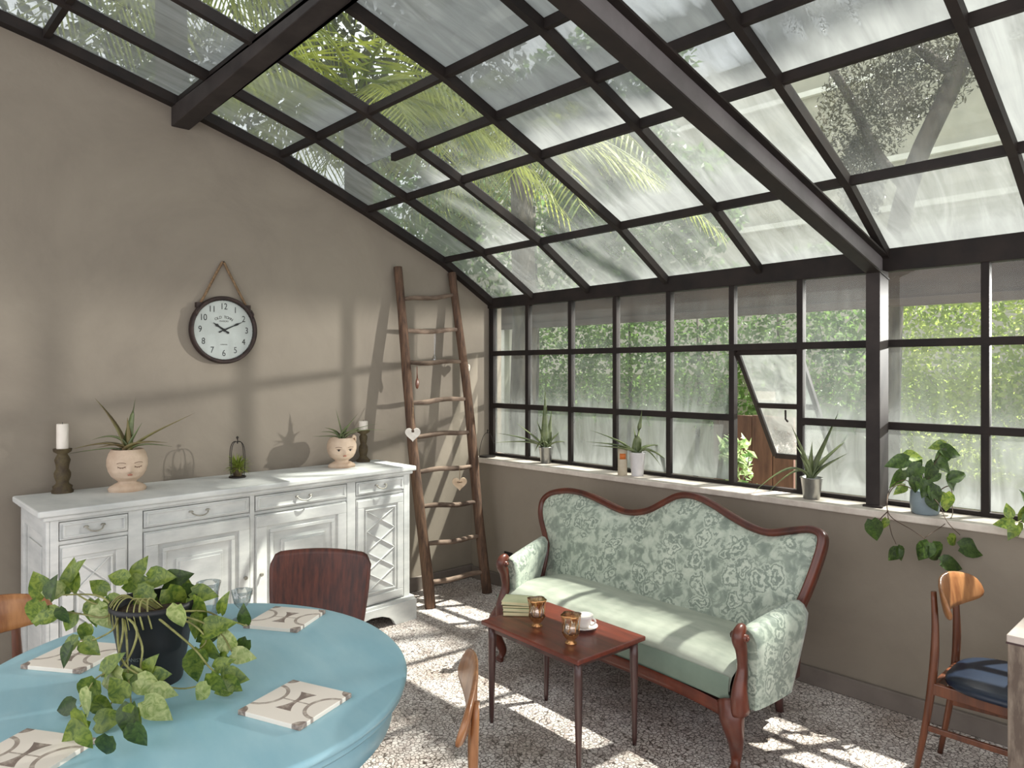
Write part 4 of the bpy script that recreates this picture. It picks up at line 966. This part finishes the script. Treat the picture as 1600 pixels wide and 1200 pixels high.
for k in range(4):
    a = k*math.pi/2+.5; c, s_ = math.cos(a), math.sin(a); f = MB(); P = bez([(.07*c, .07*s_, .12), (.22*c, .22*s_, .16), (.33*c, .33*s_, .04), (.40*c, .40*s_, .022)], 10); f.tube(P, np.linspace(.04, .022, 10), 10); f.build('foot', M['blue_paint'], RTb)
# hydraulic cement tiles used as place mats
m, nt, N, L, b = newmat('patterned_cement_tile'); v = coords(nt); sx = N.new('ShaderNodeSeparateXYZ'); L.new(v, sx.inputs[0])
X = mathn(nt, 'MULTIPLY', sx.outputs[0], 10.0); Y = mathn(nt, 'MULTIPLY', sx.outputs[1], 10.0)      # tile spans -1..1
ax, ay = mathn(nt, 'ABSOLUTE', X), mathn(nt, 'ABSOLUTE', Y)
def hyp(a, b_): return mathn(nt, 'SQRT', mathn(nt, 'ADD', mathn(nt, 'MULTIPLY', a, a), mathn(nt, 'MULTIPLY', b_, b_)))
def lt_(a, b_): return mathn(nt, 'LESS_THAN', a, b_)
dside = hyp(mathn(nt, 'SUBTRACT', ax, 1.0), ay)
ring = mathn(nt, 'MULTIPLY', lt_(dside, .60), mathn(nt, 'GREATER_THAN', dside, .50))
dcorn = hyp(mathn(nt, 'SUBTRACT', ax, 1.0), mathn(nt, 'SUBTRACT', ay, 1.0)); corn = lt_(dcorn, .27)
cspk = lt_(mathn(nt, 'MULTIPLY', mathn(nt, 'SUBTRACT', 1.0, ax), mathn(nt, 'SUBTRACT', 1.0, ay)), .035)
bow = mathn(nt, 'MULTIPLY', lt_(ax, mathn(nt, 'ADD', .06, mathn(nt, 'MULTIPLY', mathn(nt, 'POWER', ay, 2.0), .85))), lt_(ay, .48))
line = mathn(nt, 'MULTIPLY', lt_(ay, .025), lt_(ax, .5))
tot = mathn(nt, 'MAXIMUM', mathn(nt, 'MAXIMUM', mathn(nt, 'MULTIPLY', ring, .75), corn), mathn(nt, 'MAXIMUM', mathn(nt, 'MAXIMUM', bow, mathn(nt, 'MULTIPLY', line, .7)), bow))
nn = noisen(nt, v, 60, 4); tot = mathn(nt, 'MULTIPLY', tot, ramp(nt, nn.outputs[0], [(.3, (170, 170, 170)), (.55, (255, 255, 255))]))
L.new(ramp(nt, tot, [(0, (236, 226, 214)), (.6, (176, 162, 150)), (1, (128, 112, 104))]), b.inputs['Base Color']); b.inputs['Roughness'].default_value = .45; M['tile'] = m
def tile(px, label, rz):
    p = Vector((0, 0, 0))
    for u, v_ in px: p += onz(u, v_, TZ+.006)
    p /= len(px); t = thing('cement_tile', label, 'tile', (p.x, p.y, TZ), rz, 'cement tile place mats on the blue table')
    f = MB(); f.box((0, 0, .006), (.196, .196, .012)); f.build('tile', M['tile'], t, bevel=.0015); return t
def ang(p, q): a = onz(*p, TZ+.012); b_ = onz(*q, TZ+.012); return math.atan2(b_.y-a.y, b_.x-a.x)
tile([(374, 1115), (440, 1064), (556, 1082), (478, 1143)], 'beige and grey patterned tile nearest the right edge of the blue table', ang((374, 1115), (478, 1143)))
tile([(513, 955), (463, 988), (374, 980), (432, 948)], 'beige and grey patterned tile at the far table edge before the dark chair', ang((374, 980), (463, 988)))
tile([(40, 1042), (100, 1005), (205, 1008), (130, 1050)], 'patterned tile left of the black plant pot, partly under its leaves', ang((40, 1042), (130, 1050)))
tile([(-60, 1200), (10, 1148), (130, 1165), (70, 1225)], 'patterned tile cut off by the lower left corner of the view', ang((10, 1148), (130, 1165)))
# ------------------------------------------------------------------ glasses on the table
def tumbler(p, r, h, label, stem=False):
    t = thing('drinking_glass' if not stem else 'stem_glass', label, 'glass', (p.x, p.y, TZ))
    f = MB()
    if not stem: f.lathe([(r*.8, 0), (r*.84, .004), (r*.84, h*.4), (r*.92, h*.75), (r*1.15, h), (r*1.12, h), (r*.88, h*.74), (r*.78, .012), (.001, .01)], n=28)
    else: f.lathe([(r*.9, 0), (r*.85, .003), (.005, .01), (.004, h*.35), (r*.35, h*.42), (r*.75, h*.6), (r, h), (r*.97, h), (r*.7, h*.6), (.001, h*.43)], n=28, rf=lambda a, z: 1+.06*math.cos(8*a)*(z > h*.4))
    f.build('glass', M['clear'], t); return t
p = onz(326, 972, TZ); tumbler(p, .035, .135, 'tall flared drinking glass behind the trailing plant on the blue table')
p = onz(378, 968, TZ); tumbler(p, .035, .10, 'small cut stem glass left of the far patterned tile', True)
# ------------------------------------------------------------------ chairs
def board_chair(name, label, loc, rz, wood, post, seatm, bw=.44, bow=.07, zt=.80):
    t = thing(name, label, 'chair', loc, rz)
    f = MB(); n = 17; V = []
    for i in range(n):
        s_ = -1+2*i/(n-1); y = s_*bw/2; x = -.235+bow*s_*s_; hh = .145*(1-.45*abs(s_)**2.2); zc = zt-.075-.012*s_*s_
        if i in (0, n-1): hh *= .55
        for (a, b_) in ((-.5, -.9), (-.5, .9), (0, 1.0), (.5, .9), (.5, -.9), (0, -1.0)):
            V.append(Vector((x+a*.020-(b_*.012), y, zc+b_*hh*.5)))
    f.add(V, [(i*6+k, i*6+(k+1) % 6, (i+1)*6+(k+1) % 6, (i+1)*6+k) for i in range(n-1) for k in range(6)]+[tuple(range(5, -1, -1)), tuple((n-1)*6+k for k in range(6))], True)
    fixn(f.build('backrest', wood, t, sub=1))
    for s_ in (-1, 1):
        f = MB(); P = crom([(-.305, s_*.165, 0), (-.262, s_*.155, .25), (-.24, s_*.145, .45), (-.236, s_*.135, .60), (-.243, s_*.13, zt-.05)], 5)
        f.tube(P, np.interp(np.linspace(0, 1, len(P)), [0, .45, .6, 1], [.013, .019, .019, .012]), 10, .8); f.build('leg', post, t)
        f = MB(); P = [(.215, s_*.185, 0), (.195, s_*.175, .22), (.175, s_*.165, .425)]; f.tube(P, [.012, .017, .019], 10); f.build('leg', post, t)
        f = MB(); f.bar((-.24, s_*.15, .385), (.18, s_*.168, .385), .02, .045); f.build('side_rail', post, t, bevel=.004)
        f = MB(); f.bar((-.265, s_*.155, .23), (.195, s_*.175, .24), .014, .022); f.build('stretcher', post, t, bevel=.003)
    f = MB(); f.bar((.178, -.165, .385), (.178, .165, .385), .02, .045); f.build('front_rail', post, t, bevel=.004)
    f = MB(); f.bar((-.235, -.15, .385), (-.235, .15, .385), .02, .045); f.build('back_rail', post, t, bevel=.004)
    f = MB()
    prof = [(.30, .408), (.95, .410), (1.0, .418), (1.0, .426), (.96, .438), (.85, .446), (.5, .452), (.001, .453)]
    V = []; nn_ = 36
    for (r, z) in prof:
        for k in range(nn_):
            a = 2*math.pi*k/nn_; c, s2_ = math.cos(a), math.sin(a); sq = (abs(c)**3+abs(s2_)**3)**(-1/3)
            V.append(Vector((-.005+.215*r*c*sq, .215*r*s2_*sq, z)))
    f.add(V, [(i*nn_+k, i*nn_+(k+1) % nn_, (i+1)*nn_+(k+1) % nn_, (i+1)*nn_+k) for i in range(len(prof)-1) for k in range(nn_)], True); f.add(V[:nn_], [tuple(range(nn_-1, -1, -1))])
    f.build('seat', seatm, t); return t
board_chair('dining_chair', 'teak chair with navy seat tucked under the small table at the right edge', (3.655, -.645, 0), 0.0, M['teak'], M['teak_dark'], M['navy'])
fdir = -RT
bpos = at(729, 1060, 1.90); oo = Vector((bpos.x, bpos.y, 0))+fdir*.22
board_chair('dining_chair', 'teak chair in the lower middle seen edge-on at the right side of the blue table', oo, math.atan2(fdir.y, fdir.x)+.06, M['teak'], M['teak'], M['navy'], bow=.03, zt=.835)
bpos = at(-34, 985, 2.55); oo = Vector((bpos.x, bpos.y, 0)); dd = (Vector((2.224, -3.113, 0))-oo).normalized(); oo = oo+dd*.22
board_chair('dining_chair', 'orange-brown teak chair cut off by the left edge behind the blue table', oo, math.atan2(dd.y, dd.x), M['teak'], M['teak_dark'], M['navy'], .46)
# dark plywood chair between table and sideboard
DC = thing('plywood_chair', 'dark brown plywood chair between the blue table and the sideboard', 'chair', (at(500, 900, 3.17).x+.235*.687, at(500, 900, 3.17).y-.235*.727, 0), math.atan2(-.727, .687))
f = MB()
def pan(i, j, off):
    s_ = -1+2*i; z = .50+.30*j; wd = .200+.022*math.sin(min(1, j*1.15)*math.pi/2)-.0
    r = .06
    y = s_*wd; cz = z
    if j > .8 and abs(s_) > .86: cz = z-(.045*((abs(s_)-.86)/.14)**2)*((j-.8)/.2)
    if j > .5: cz += -.006*s_*s_*0
    return Vector((-.235+.045*s_*s_-.05*j+off, y, cz+.012*(1-s_*s_)*j))
f.grid(lambda i, j: pan(i, j, 0), 25, 15); nv = len(f.v); f.grid(lambda i, j: pan(i, j, -.012), 25, 15)
V = f.v[:]
def bord(nu, nv_): return [i*nv_ for i in range(nu)]+[(nu-1)*nv_+j for j in range(1, nv_)]+[i*nv_+nv_-1 for i in range(nu-2, -1, -1)]+[j for j in range(nv_-2, 0, -1)]
Bd = bord(25, 15)
for q in range(len(Bd)): a, b_ = Bd[q], Bd[(q+1) % len(Bd)]; f.f.append((a, b_, b_+nv, a+nv)); f.sm.append(False); f.mi.append(0)
fixn(f.build('backrest', M['plywood'], DC))
for s_ in (-1, 1):
    f = MB(); P = crom([(-.27, s_*.18, 0), (-.235, s_*.17, .25), (-.22, s_*.165, .45), (-.262, s_*.16, .66)], 4); f.tube(P, .014, 8); f.build('leg', M['mahog_dark'], DC)
    f = MB(); f.tube([(.22, s_*.18, 0), (.19, s_*.165, .43)], [.012, .015], 8); f.build('leg', M['mahog_dark'], DC)
f = MB(); f.box((-.015, 0, .415), (.40, .33, .03)); f.build('seat_frame', M['mahog_dark'], DC, bevel=.005)
f = MB(); f.grid(lambda i, j: Vector((-.22+.44*i, -.205+.41*j, .437+.02*(2*i-1)**2+.008*(2*j-1)**2)), 15, 13); f.build('seat', M['plywood'], DC, solid=.012)
# ------------------------------------------------------------------ small distressed table at the right
ST = thing('side_table', 'small table with distressed grey paint cut off by the right edge', 'table', (4.07, -.83, 0))
f = MB(); f.box((0, 0, .738), (.70, .56, .024)); f.build('top', M['palelino'], ST, bevel=.003)
f = MB(); f.box((0, 0, .724), (.702, .562, .006)); f.build('edge_band', M['mahog_dark'], ST)
f = MB()
for s_ in (-1, 1): f.box((0, s_*.26, .685), (.62, .02, .07)); f.box((s_*.33, 0, .685), (.02, .50, .07))
f.build('apron', M['distress'], ST, bevel=.003)
for sx_ in (-1, 1):
    for sy in (-1, 1):
        f = MB(); f.box((sx_*.325, sy*.255, .365), (.045, .045, .73)); f.build('leg', M['distress'], ST, bevel=.004)
# ------------------------------------------------------------------ pothos helpers
def heartleaf(f, P, D, N_, L_, W_=.72, curl=.25, fold=.28):
    D = D.normalized(); S = D.cross(N_).normalized(); N2 = S.cross(D)
    nu, nv_ = 7, 5; V = []
    for i in range(nu):
        t = i/(nu-1)
        wv = W_*L_*.5*(math.sin(math.pi*min(1, t**.58*.98+.02)))**.95 if 0 < t < 1 else 0.0
        for j in range(nv_):
            s_ = -1+2*j/(nv_-1); back = -.10*L_*max(0, 1-t*3.2)*abs(s_)
            if t == 0: wv = W_*L_*.20; 
            V.append(P+D*(t*L_+back)+S*(s_*wv)+N2*(abs(s_)*fold*wv-curl*L_*t*t*(1 if True else 0)))
    f.add(V, [(i*nv_+j, (i+1)*nv_+j, (i+1)*nv_+j+1, i*nv_+j+1) for i in range(nu-1) for j in range(nv_-1)], True)
def pothos_leaves(parent, dB, items, mats_, name='leaf', zmin=None):
    """items: (u, v, length px, tip direction in degrees, depth offset, material) - leaf bases as measured"""
    rel = Vector(parent.location)
    for (u, v, Lp, an, do, mi) in items:
        d = dB+do; P = at(u, v, d); a = math.radians(an)
        D = RT*math.cos(a)+UP*math.sin(a)+FW*rnd.uniform(-.25, .25)
        while zmin and min(P.z, P.z+math.sin(a)*Lp/FPX*d) < zmin and d > dB-.42: d -= .01; P = at(u, v, d)
        N_ = (-FW+UP*.55+RT*rnd.uniform(-.5, .5)).normalized()
        f = MB(); heartleaf(f, P-rel, D, N_, Lp/FPX*d, rnd.uniform(.66, .82), rnd.uniform(.1, .35), rnd.uniform(.12, .4)); f.build(name, mats_[mi], parent)
def vine(parent, pts, r0, mat_, name='stem', zmin=None):
    rel = Vector(parent.location); f = MB()
    if zmin: pts = [p if p.z > zmin else p+(CAM-p)*((zmin-p.z)/(CAM.z-p.z)) for p in pts]
    f.tube([p-rel for p in crom(pts, 5)], np.linspace(r0, r0*.6, (len(pts)-1)*5+1), 6); f.build(name, mat_, parent)
# big pothos on the blue table
pc = onz(240, 1062, TZ); pc = Vector((pc.x, pc.y, TZ)); dP = (pc-CAM).dot(FW)
PP = thing('potted_pothos', 'big pothos trailing out of a black pot on the blue table', 'plant', pc)
f = MB(); f.lathe([(.072, 0), (.074, .004), (.094, .13), (.108, .205), (.110, .207), (.110, .220), (.106, .220), (.103, .19), (.001, .188)], n=40); f.build('pot', M['black_plastic'], PP)
f = MB(); f.lathe([(.102, .192), (.06, .20), (.001, .203)], n=24, cap=False); f.build('soil', M['soil'], PP)
f = MB(); V, F = textmesh('BOTANISTEN', .014)
yaw = math.atan2(-FW.y, -FW.x)
for q in V:
    a = yaw+.0+(q[0]-.012)/.088; rr = .0862+(.094-.074)/.126*(.088-.06)+q[2]; z_ = .088+q[1]; rr = .074+(.020/.126)*(z_-.004)+.0008+q[2]; f.v.append((rr*math.cos(a), rr*math.sin(a), z_))
for p_ in F: f.f.append(p_); f.sm.append(False); f.mi.append(0)
f.build('lettering', M['zinc'], PP)
PM = [M['pothos'], M['pothos_pale'], M['pothos_dark']]
items = [(112, 925, 52, 98, .02, 0), (100, 922, 40, 185, 0, 1), (108, 905, 38, 60, .03, 0), (70, 932, 46, 120, .02, 0), (62, 940, 50, 250, .0, 0), (78, 935, 40, 75, -.02, 2), (92, 958, 44, 190, .0, 0), (93, 950, 30, 290, -.03, 2),
 (118, 958, 34, 240, .02, 0), (148, 938, 42, 270, .03, 0), (152, 945, 44, 300, .0, 1), (182, 935, 30, 250, .05, 0), (138, 975, 32, 250, -.02, 0), (122, 1000, 44, 215, -.05, 0), (112, 1008, 40, 245, -.08, 2), (130, 1002, 36, 330, -.06, 0),
 (200, 905, 38, 170, .05, 0), (195, 912, 44, 0, .08, 0), (232, 905, 46, 10, .1, 0), (215, 920, 40, 330, .05, 0), (256, 912, 44, 20, .1, 2), (262, 920, 50, 300, .03, 0), (240, 925, 44, 210, .02, 0), (285, 918, 36, 320, .05, 2), (210, 900, 34, 60, .1, 0), (270, 905, 40, 330, .12, 0),
 (278, 945, 48, 265, -.1, 1), (300, 935, 46, 300, .0, 0), (312, 960, 40, 255, -.02, 0), (300, 925, 40, 350, .05, 0),
 (345, 958, 34, 80, .02, 0), (342, 975, 50, 215, -.02, 2), (318, 985, 50, 20, -.04, 0), (325, 1000, 50, 285, -.05, 0), (302, 1020, 50, 275, -.06, 0), (312, 1015, 44, 250, -.07, 0),
 (360, 1015, 40, 110, -.03, 1), (362, 1022, 38, 350, -.04, 1), (355, 1025, 34, 230, -.05, 0), (384, 975, 32, 100, .0, 2), (386, 1000, 36, 240, .0, 2),
 (330, 1052, 44, 300, -.08, 0), (345, 1055, 44, 350, -.1, 0), (325, 1070, 40, 230, -.10, 1), (350, 1060, 36, 320, -.12, 0), (335, 1045, 36, 30, -.08, 0), (365, 1070, 34, 200, -.1, 0),
 (200, 1045, 56, 290, -.17, 1), (190, 1055, 46, 200, -.19, 1), (225, 1052, 34, 60, -.15, 0), (232, 1058, 36, 10, -.16, 0), (215, 1062, 44, 340, -.19, 1),
 (150, 1062, 58, 235, -.2, 0), (140, 1080, 52, 250, -.22, 1), (160, 1050, 46, 45, -.18, 0), (125, 1110, 50, 270, -.24, 0), (118, 1100, 40, 200, -.23, 2), (145, 1095, 40, 330, -.2, 0), (170, 1070, 40, 30, -.18, 0),
 (205, 1100, 60, 275, -.24, 2), (212, 1105, 62, 255, -.26, 0), (225, 1095, 54, 330, -.23, 1), (195, 1092, 44, 130, -.23, 0), (150, 1130, 46, 20, -.24, 0), (125, 1140, 36, 300, -.25, 0), (170, 1150, 44, 250, -.27, 2), (240, 1075, 38, 345, -.2, 1), (135, 1125, 50, 220, -.25, 0),
 (210, 1130, 46, 285, -.28, 2), (185, 935, 36, 200, .0, 0), (168, 925, 36, 150, .05, 0)]
pothos_leaves(PP, dP, items, PM, zmin=TZ+.012)
rim = lambda a, k=.95: pc+Vector((.105*k*math.cos(a), .105*k*math.sin(a), .205))
A0 = yaw
for pts in ([rim(A0-.9), at(160, 965, dP-.08), at(130, 960, dP), at(100, 955, dP)], [rim(A0-1.1), at(170, 950, dP), at(140, 940, dP+.02), at(110, 922, dP+.02)], [rim(A0-1.4), at(150, 930, dP), at(80, 930, dP)],
            [rim(A0-.5), at(175, 985, dP-.13), at(145, 1000, dP-.06), at(125, 1000, dP-.06)],
            [rim(A0-.35), at(192, 990, dP-.15), at(182, 1040, dP-.17), at(178, 1090, dP-.2), at(150, 1130, dP-.24)], [rim(A0-.3), at(198, 1000, dP-.15), at(200, 1050, dP-.17), at(205, 1100, dP-.23)],
            [rim(A0-.2), at(214, 985, dP-.15), at(205, 1020, dP-.16), at(185, 1045, dP-.17), at(150, 1060, dP-.2), at(125, 1105, dP-.24)], [rim(A0-.1), at(222, 1010, dP-.14), at(220, 1045, dP-.15), at(235, 1062, dP-.16)],
            [rim(A0+.7), at(300, 975, dP-.05), at(322, 1000, dP-.05), at(305, 1020, dP-.06)], [rim(A0+1.0), at(320, 955, dP), at(345, 965, dP), at(386, 978, dP)], [rim(A0+.8), at(310, 970, dP-.04), at(345, 990, dP-.03), at(362, 1018, dP-.04)],
            [rim(A0-.6), at(190, 1030, dP-.17), at(230, 1060, dP-.17), at(280, 1076, dP-.15), at(325, 1068, dP-.1)], [rim(A0+.5), at(300, 1010, dP-.08), at(325, 1040, dP-.09), at(345, 1058, dP-.1)]):
    vine(PP, pts, .0032, M['vine'], zmin=TZ+.006)
# aerial roots / looping stems on the soil
for k in range(10):
    a = A0+rnd.uniform(-1.2, .6); vine(PP, [pc+Vector((.03*math.cos(a+1), .03*math.sin(a+1), .20)), pc+Vector((.07*math.cos(a), .07*math.sin(a), .245)), rim(a, 1.0)+Vector((0, 0, .018)), rim(a+.1, 1.05)+Vector((0, 0, -.03))], .0022, M['vine'])
# ------------------------------------------------------------------ plants and things on the window sill
def bucket(u, v, y, r0, r1, h, label, mat_, name='tin_pot'):
    p = ony(u, v, y); p = Vector((p.x, y, SILL+.005)); t = thing(name, label, 'pot', p)
    f = MB(); f.lathe([(r0, 0), (r0+.001, .003), (r1, h-.006), (r1+.004, h-.003), (r1+.003, h), (r1-.002, h), (r0, .01), (.001, .008)], n=32); f.build('pot', mat_, t)
    f = MB(); f.lathe([(r1-.004, h-.02), (.001, h-.015)], n=20, cap=False); f.build('soil', M['soil'], t); return t, p+Vector((0, 0, h-.012))
t, b_ = bucket(853, 715, -.06, .036, .052, .118, 'small galvanised tin pot with an aloe at the left of the window sill', M['zinc'])
al = thing('aloe_plant', 'aloe in the galvanised pot at the left of the window sill', 'plant', b_)
leafset(al, b_, [(852, 608, 0, .0, 1.3), (914, 652, .02, .05), (773, 676, -.02, .03), (770, 692, .02, .04), (806, 660, .05, .01), (888, 690, -.05, .03), (838, 655, .03, 0), (835, 706, -.06, .08), (862, 640, .02, .0)], .060, M['aloe'])
t, b_ = bucket(996, 742, -.10, .037, .050, .15, 'white tin pot with an aloe beside the orange-labelled tube on the sill', M['whitetin'])
al = thing('aloe_plant', 'aloe drooping over the white tin pot on the window sill', 'plant', b_)
leafset(al, b_, [(1003, 641, 0, 0, 1.2), (922, 672, .02, .03), (915, 690, -.02, .03), (924, 696, -.03, .02), (1034, 730, -.02, .08, 1.2), (1066, 742, -.03, .09), (1040, 696, .03, .04), (990, 668, .02, 0)], .062, M['aloe'])
p = ony(974, 738, -.125); t = thing('card_tube', 'beige tube with an orange label left of the white tin pot on the sill', 'tube', (p.x+.012, -.15, SILL+.005))
f = MB(); f.lathe([(.030, 0), (.030, .183), (.026, .185), (.026, .177), (.001, .175)], n=28); f.build('tube', M['beige'], t)
f = MB(); f.grid(lambda i, j: Vector((.0306*math.cos(yaw-.75+1.35*i), .0306*math.sin(yaw-.75+1.35*i), (.105+.036*j))), 12, 3); f.build('label', M['orange'], t, solid=.0006)
# little shell-like cat tag on the white pot
t, b_ = bucket(1268, 772, -.115, .040, .054, .112, 'shiny tin pot with an upright aloe in front of the open vent', M['zinc'])
al = thing('aloe_plant', 'upright aloe in the shiny tin pot in front of the open vent', 'plant', b_)
leafset(al, b_, [(1312, 640, .02, 0, 1.1), (1337, 675, 0, .02, 1.0), (1236, 664, .0, .03), (1242, 694, .04, .03), (1269, 690, 0, 0, .8), (1325, 708, -.02, .02), (1175, 772, -.02, .12, .8), (1200, 770, .03, .10, .8), (1250, 712, .0, .03)], .062, M['aloe'])
# trailing pothos in a pale blue grey pot right of the post
p = ony(1446, 800, -.125); base = Vector((p.x, -.13, SILL+.005))
T2 = thing('potted_pothos', 'pothos in a pale blue grey pot trailing over the sill right of the post', 'plant', base); d2 = (base-CAM).dot(FW)
f = MB(); f.lathe([(.050, 0), (.058, .006), (.064, .05), (.062, .10), (.058, .115), (.054, .113), (.056, .06), (.001, .05)], n=36); f.build('pot', M['bluegrey'], T2)
f = MB(); f.lathe([(.055, .098), (.001, .104)], n=20, cap=False); f.build('soil', M['soil'], T2)
PD = [M['pothos_dark'], M['pothos'], M['pothos_dark']]
pothos_leaves(T2, d2, [(1470, 702, 34, 345, 0, 0), (1478, 695, 26, 190, .02, 1), (1480, 705, 30, 225, .0, 0), (1420, 718, 36, 195, -.02, 0), (1414, 712, 28, 0, 0, 1), (1428, 715, 30, 305, .02, 0), (1410, 735, 34, 245, -.03, 0), (1425, 738, 30, 300, -.02, 0), (1462, 718, 32, 325, .02, 0), (1458, 722, 34, 250, 0, 0),
 (1480, 745, 34, 315, .0, 0), (1482, 748, 30, 20, .0, 0), (1478, 770, 34, 280, -.02, 1), (1415, 760, 22, 210, -.03, 1), (1448, 750, 30, 250, -.05, 0), (1455, 760, 36, 290, -.06, 2), (1440, 728, 32, 210, -.03, 0), (1430, 745, 26, 270, -.04, 0), (1466, 738, 28, 215, .0, 0), (1450, 775, 28, 300, -.07, 0)], PD, zmin=SILL+.012)
for pts in ([b0 for b0 in (base+Vector((-.03, 0, .1)), at(1415, 750, d2-.03), at(1392, 762, d2-.05), at(1386, 790, d2-.20), at(1392, 830, d2-.20), at(1400, 850, d2-.20))], [base+Vector((-.02, -.02, .1)), at(1405, 757, d2-.05), at(1388, 775, d2-.08), at(1390, 805, d2-.20), at(1425, 828, d2-.20), at(1445, 842, d2-.20), at(1455, 855, d2-.20)],
            [base+Vector((.01, -.03, .1)), at(1465, 785, d2-.1), at(1480, 815, d2-.20), at(1500, 836, d2-.20)], [base+Vector((.04, 0, .1)), at(1484, 760, d2), at(1488, 790, d2-.04), at(1484, 812, d2-.12), at(1445, 840, d2-.20)],
            [base+Vector((0, 0, .1)), at(1455, 735, d2), at(1475, 700, d2)], [base+Vector((0, 0, .1)), at(1440, 735, d2), at(1422, 716, d2-.01)], [at(1388, 798, d2-.20), at(1372, 815, d2-.20), at(1366, 830, d2-.20)]):
    vine(T2, pts, .0024, M['vine_brown'])
pothos_leaves(T2, d2-.21, [(1362, 812, 36, 285, 0, 0), (1402, 855, 28, 300, 0, 2), (1406, 858, 26, 230, 0, 0), (1452, 848, 34, 245, 0, 2), (1455, 852, 40, 310, 0, 2), (1470, 878, 40, 350, 0, 0), (1482, 838, 26, 320, 0, 1), (1500, 855, 46, 355, 0, 0), (1385, 810, 20, 250, .0, 1)], PD)
# small leafy plant at the right end
base = Vector((3.66, -.10, SILL+.005)); T3 = thing('small_potted_plant', 'small bright green plant at the right edge of the window sill', 'plant', base); d3 = (base-CAM).dot(FW)
f = MB(); f.lathe([(.035, 0), (.045, .07), (.048, .075), (.043, .075), (.001, .06)], n=28); f.build('pot', M['bluegrey'], T3)
pothos_leaves(T3, d3, [(1578, 808, 22, 95, -.05, 1), (1585, 818, 28, 180, -.05, 1), (1590, 820, 30, 300, -.05, 1), (1600, 815, 30, 20, -.05, 0), (1596, 812, 34, 60, 0, 1), (1610, 800, 36, 100, 0, 0), (1588, 822, 26, 230, -.06, 1)], PD)
vine(T3, [base+Vector((0, 0, .06)), at(1600, 812, d3-.03), at(1585, 818, d3-.05)], .002, M['vine'])
# wire heart lantern in the corner of the sill
p = Vector((.10, -.12, SILL+.005)); t = thing('wire_basket', 'dark wire basket with a looped handle in the left corner of the sill', 'basket', p)
f = MB(); f.lathe([(.060, 0), (.064, .003), (.066, .010), (.060, .010), (.001, .007)], n=28); f.build('tray', M['wire'], t)
f = MB(); f.tube(bez([Vector((0, 0, .008))-RT*.062, Vector((0, 0, .12))-RT*.058, Vector((0, 0, .20))-RT*.02, Vector((0, 0, .185))], 12), .002, 5); f.tube(bez([Vector((0, 0, .185)), Vector((0, 0, .20))+RT*.02, Vector((0, 0, .15))+RT*.05, Vector((0, 0, .008))+RT*.06], 12), .002, 5)
f.tube(bez([Vector((0, 0, .185)), Vector((0, 0, .23)), Vector((.01, 0, .20))], 6), .003, 5); f.build('wire_loop', M['wire'], t)
# socket on the low wall
p = ony(795, 869, -.2); t = thing('wall_socket', 'small black wall socket on the low wall beside the left sofa arm', 'socket', (p.x, -.2, p.z))
f = MB(); f.box((0, -.004, 0), (.085, .010, .062)); f.build('plate', M['socket'], t, bevel=.003)
f = MB(); f.box((0, -.010, 0), (.046, .004, .040)); f.build('insert', M['socket'], t, bevel=.001)
# key on the pane behind the tin pot
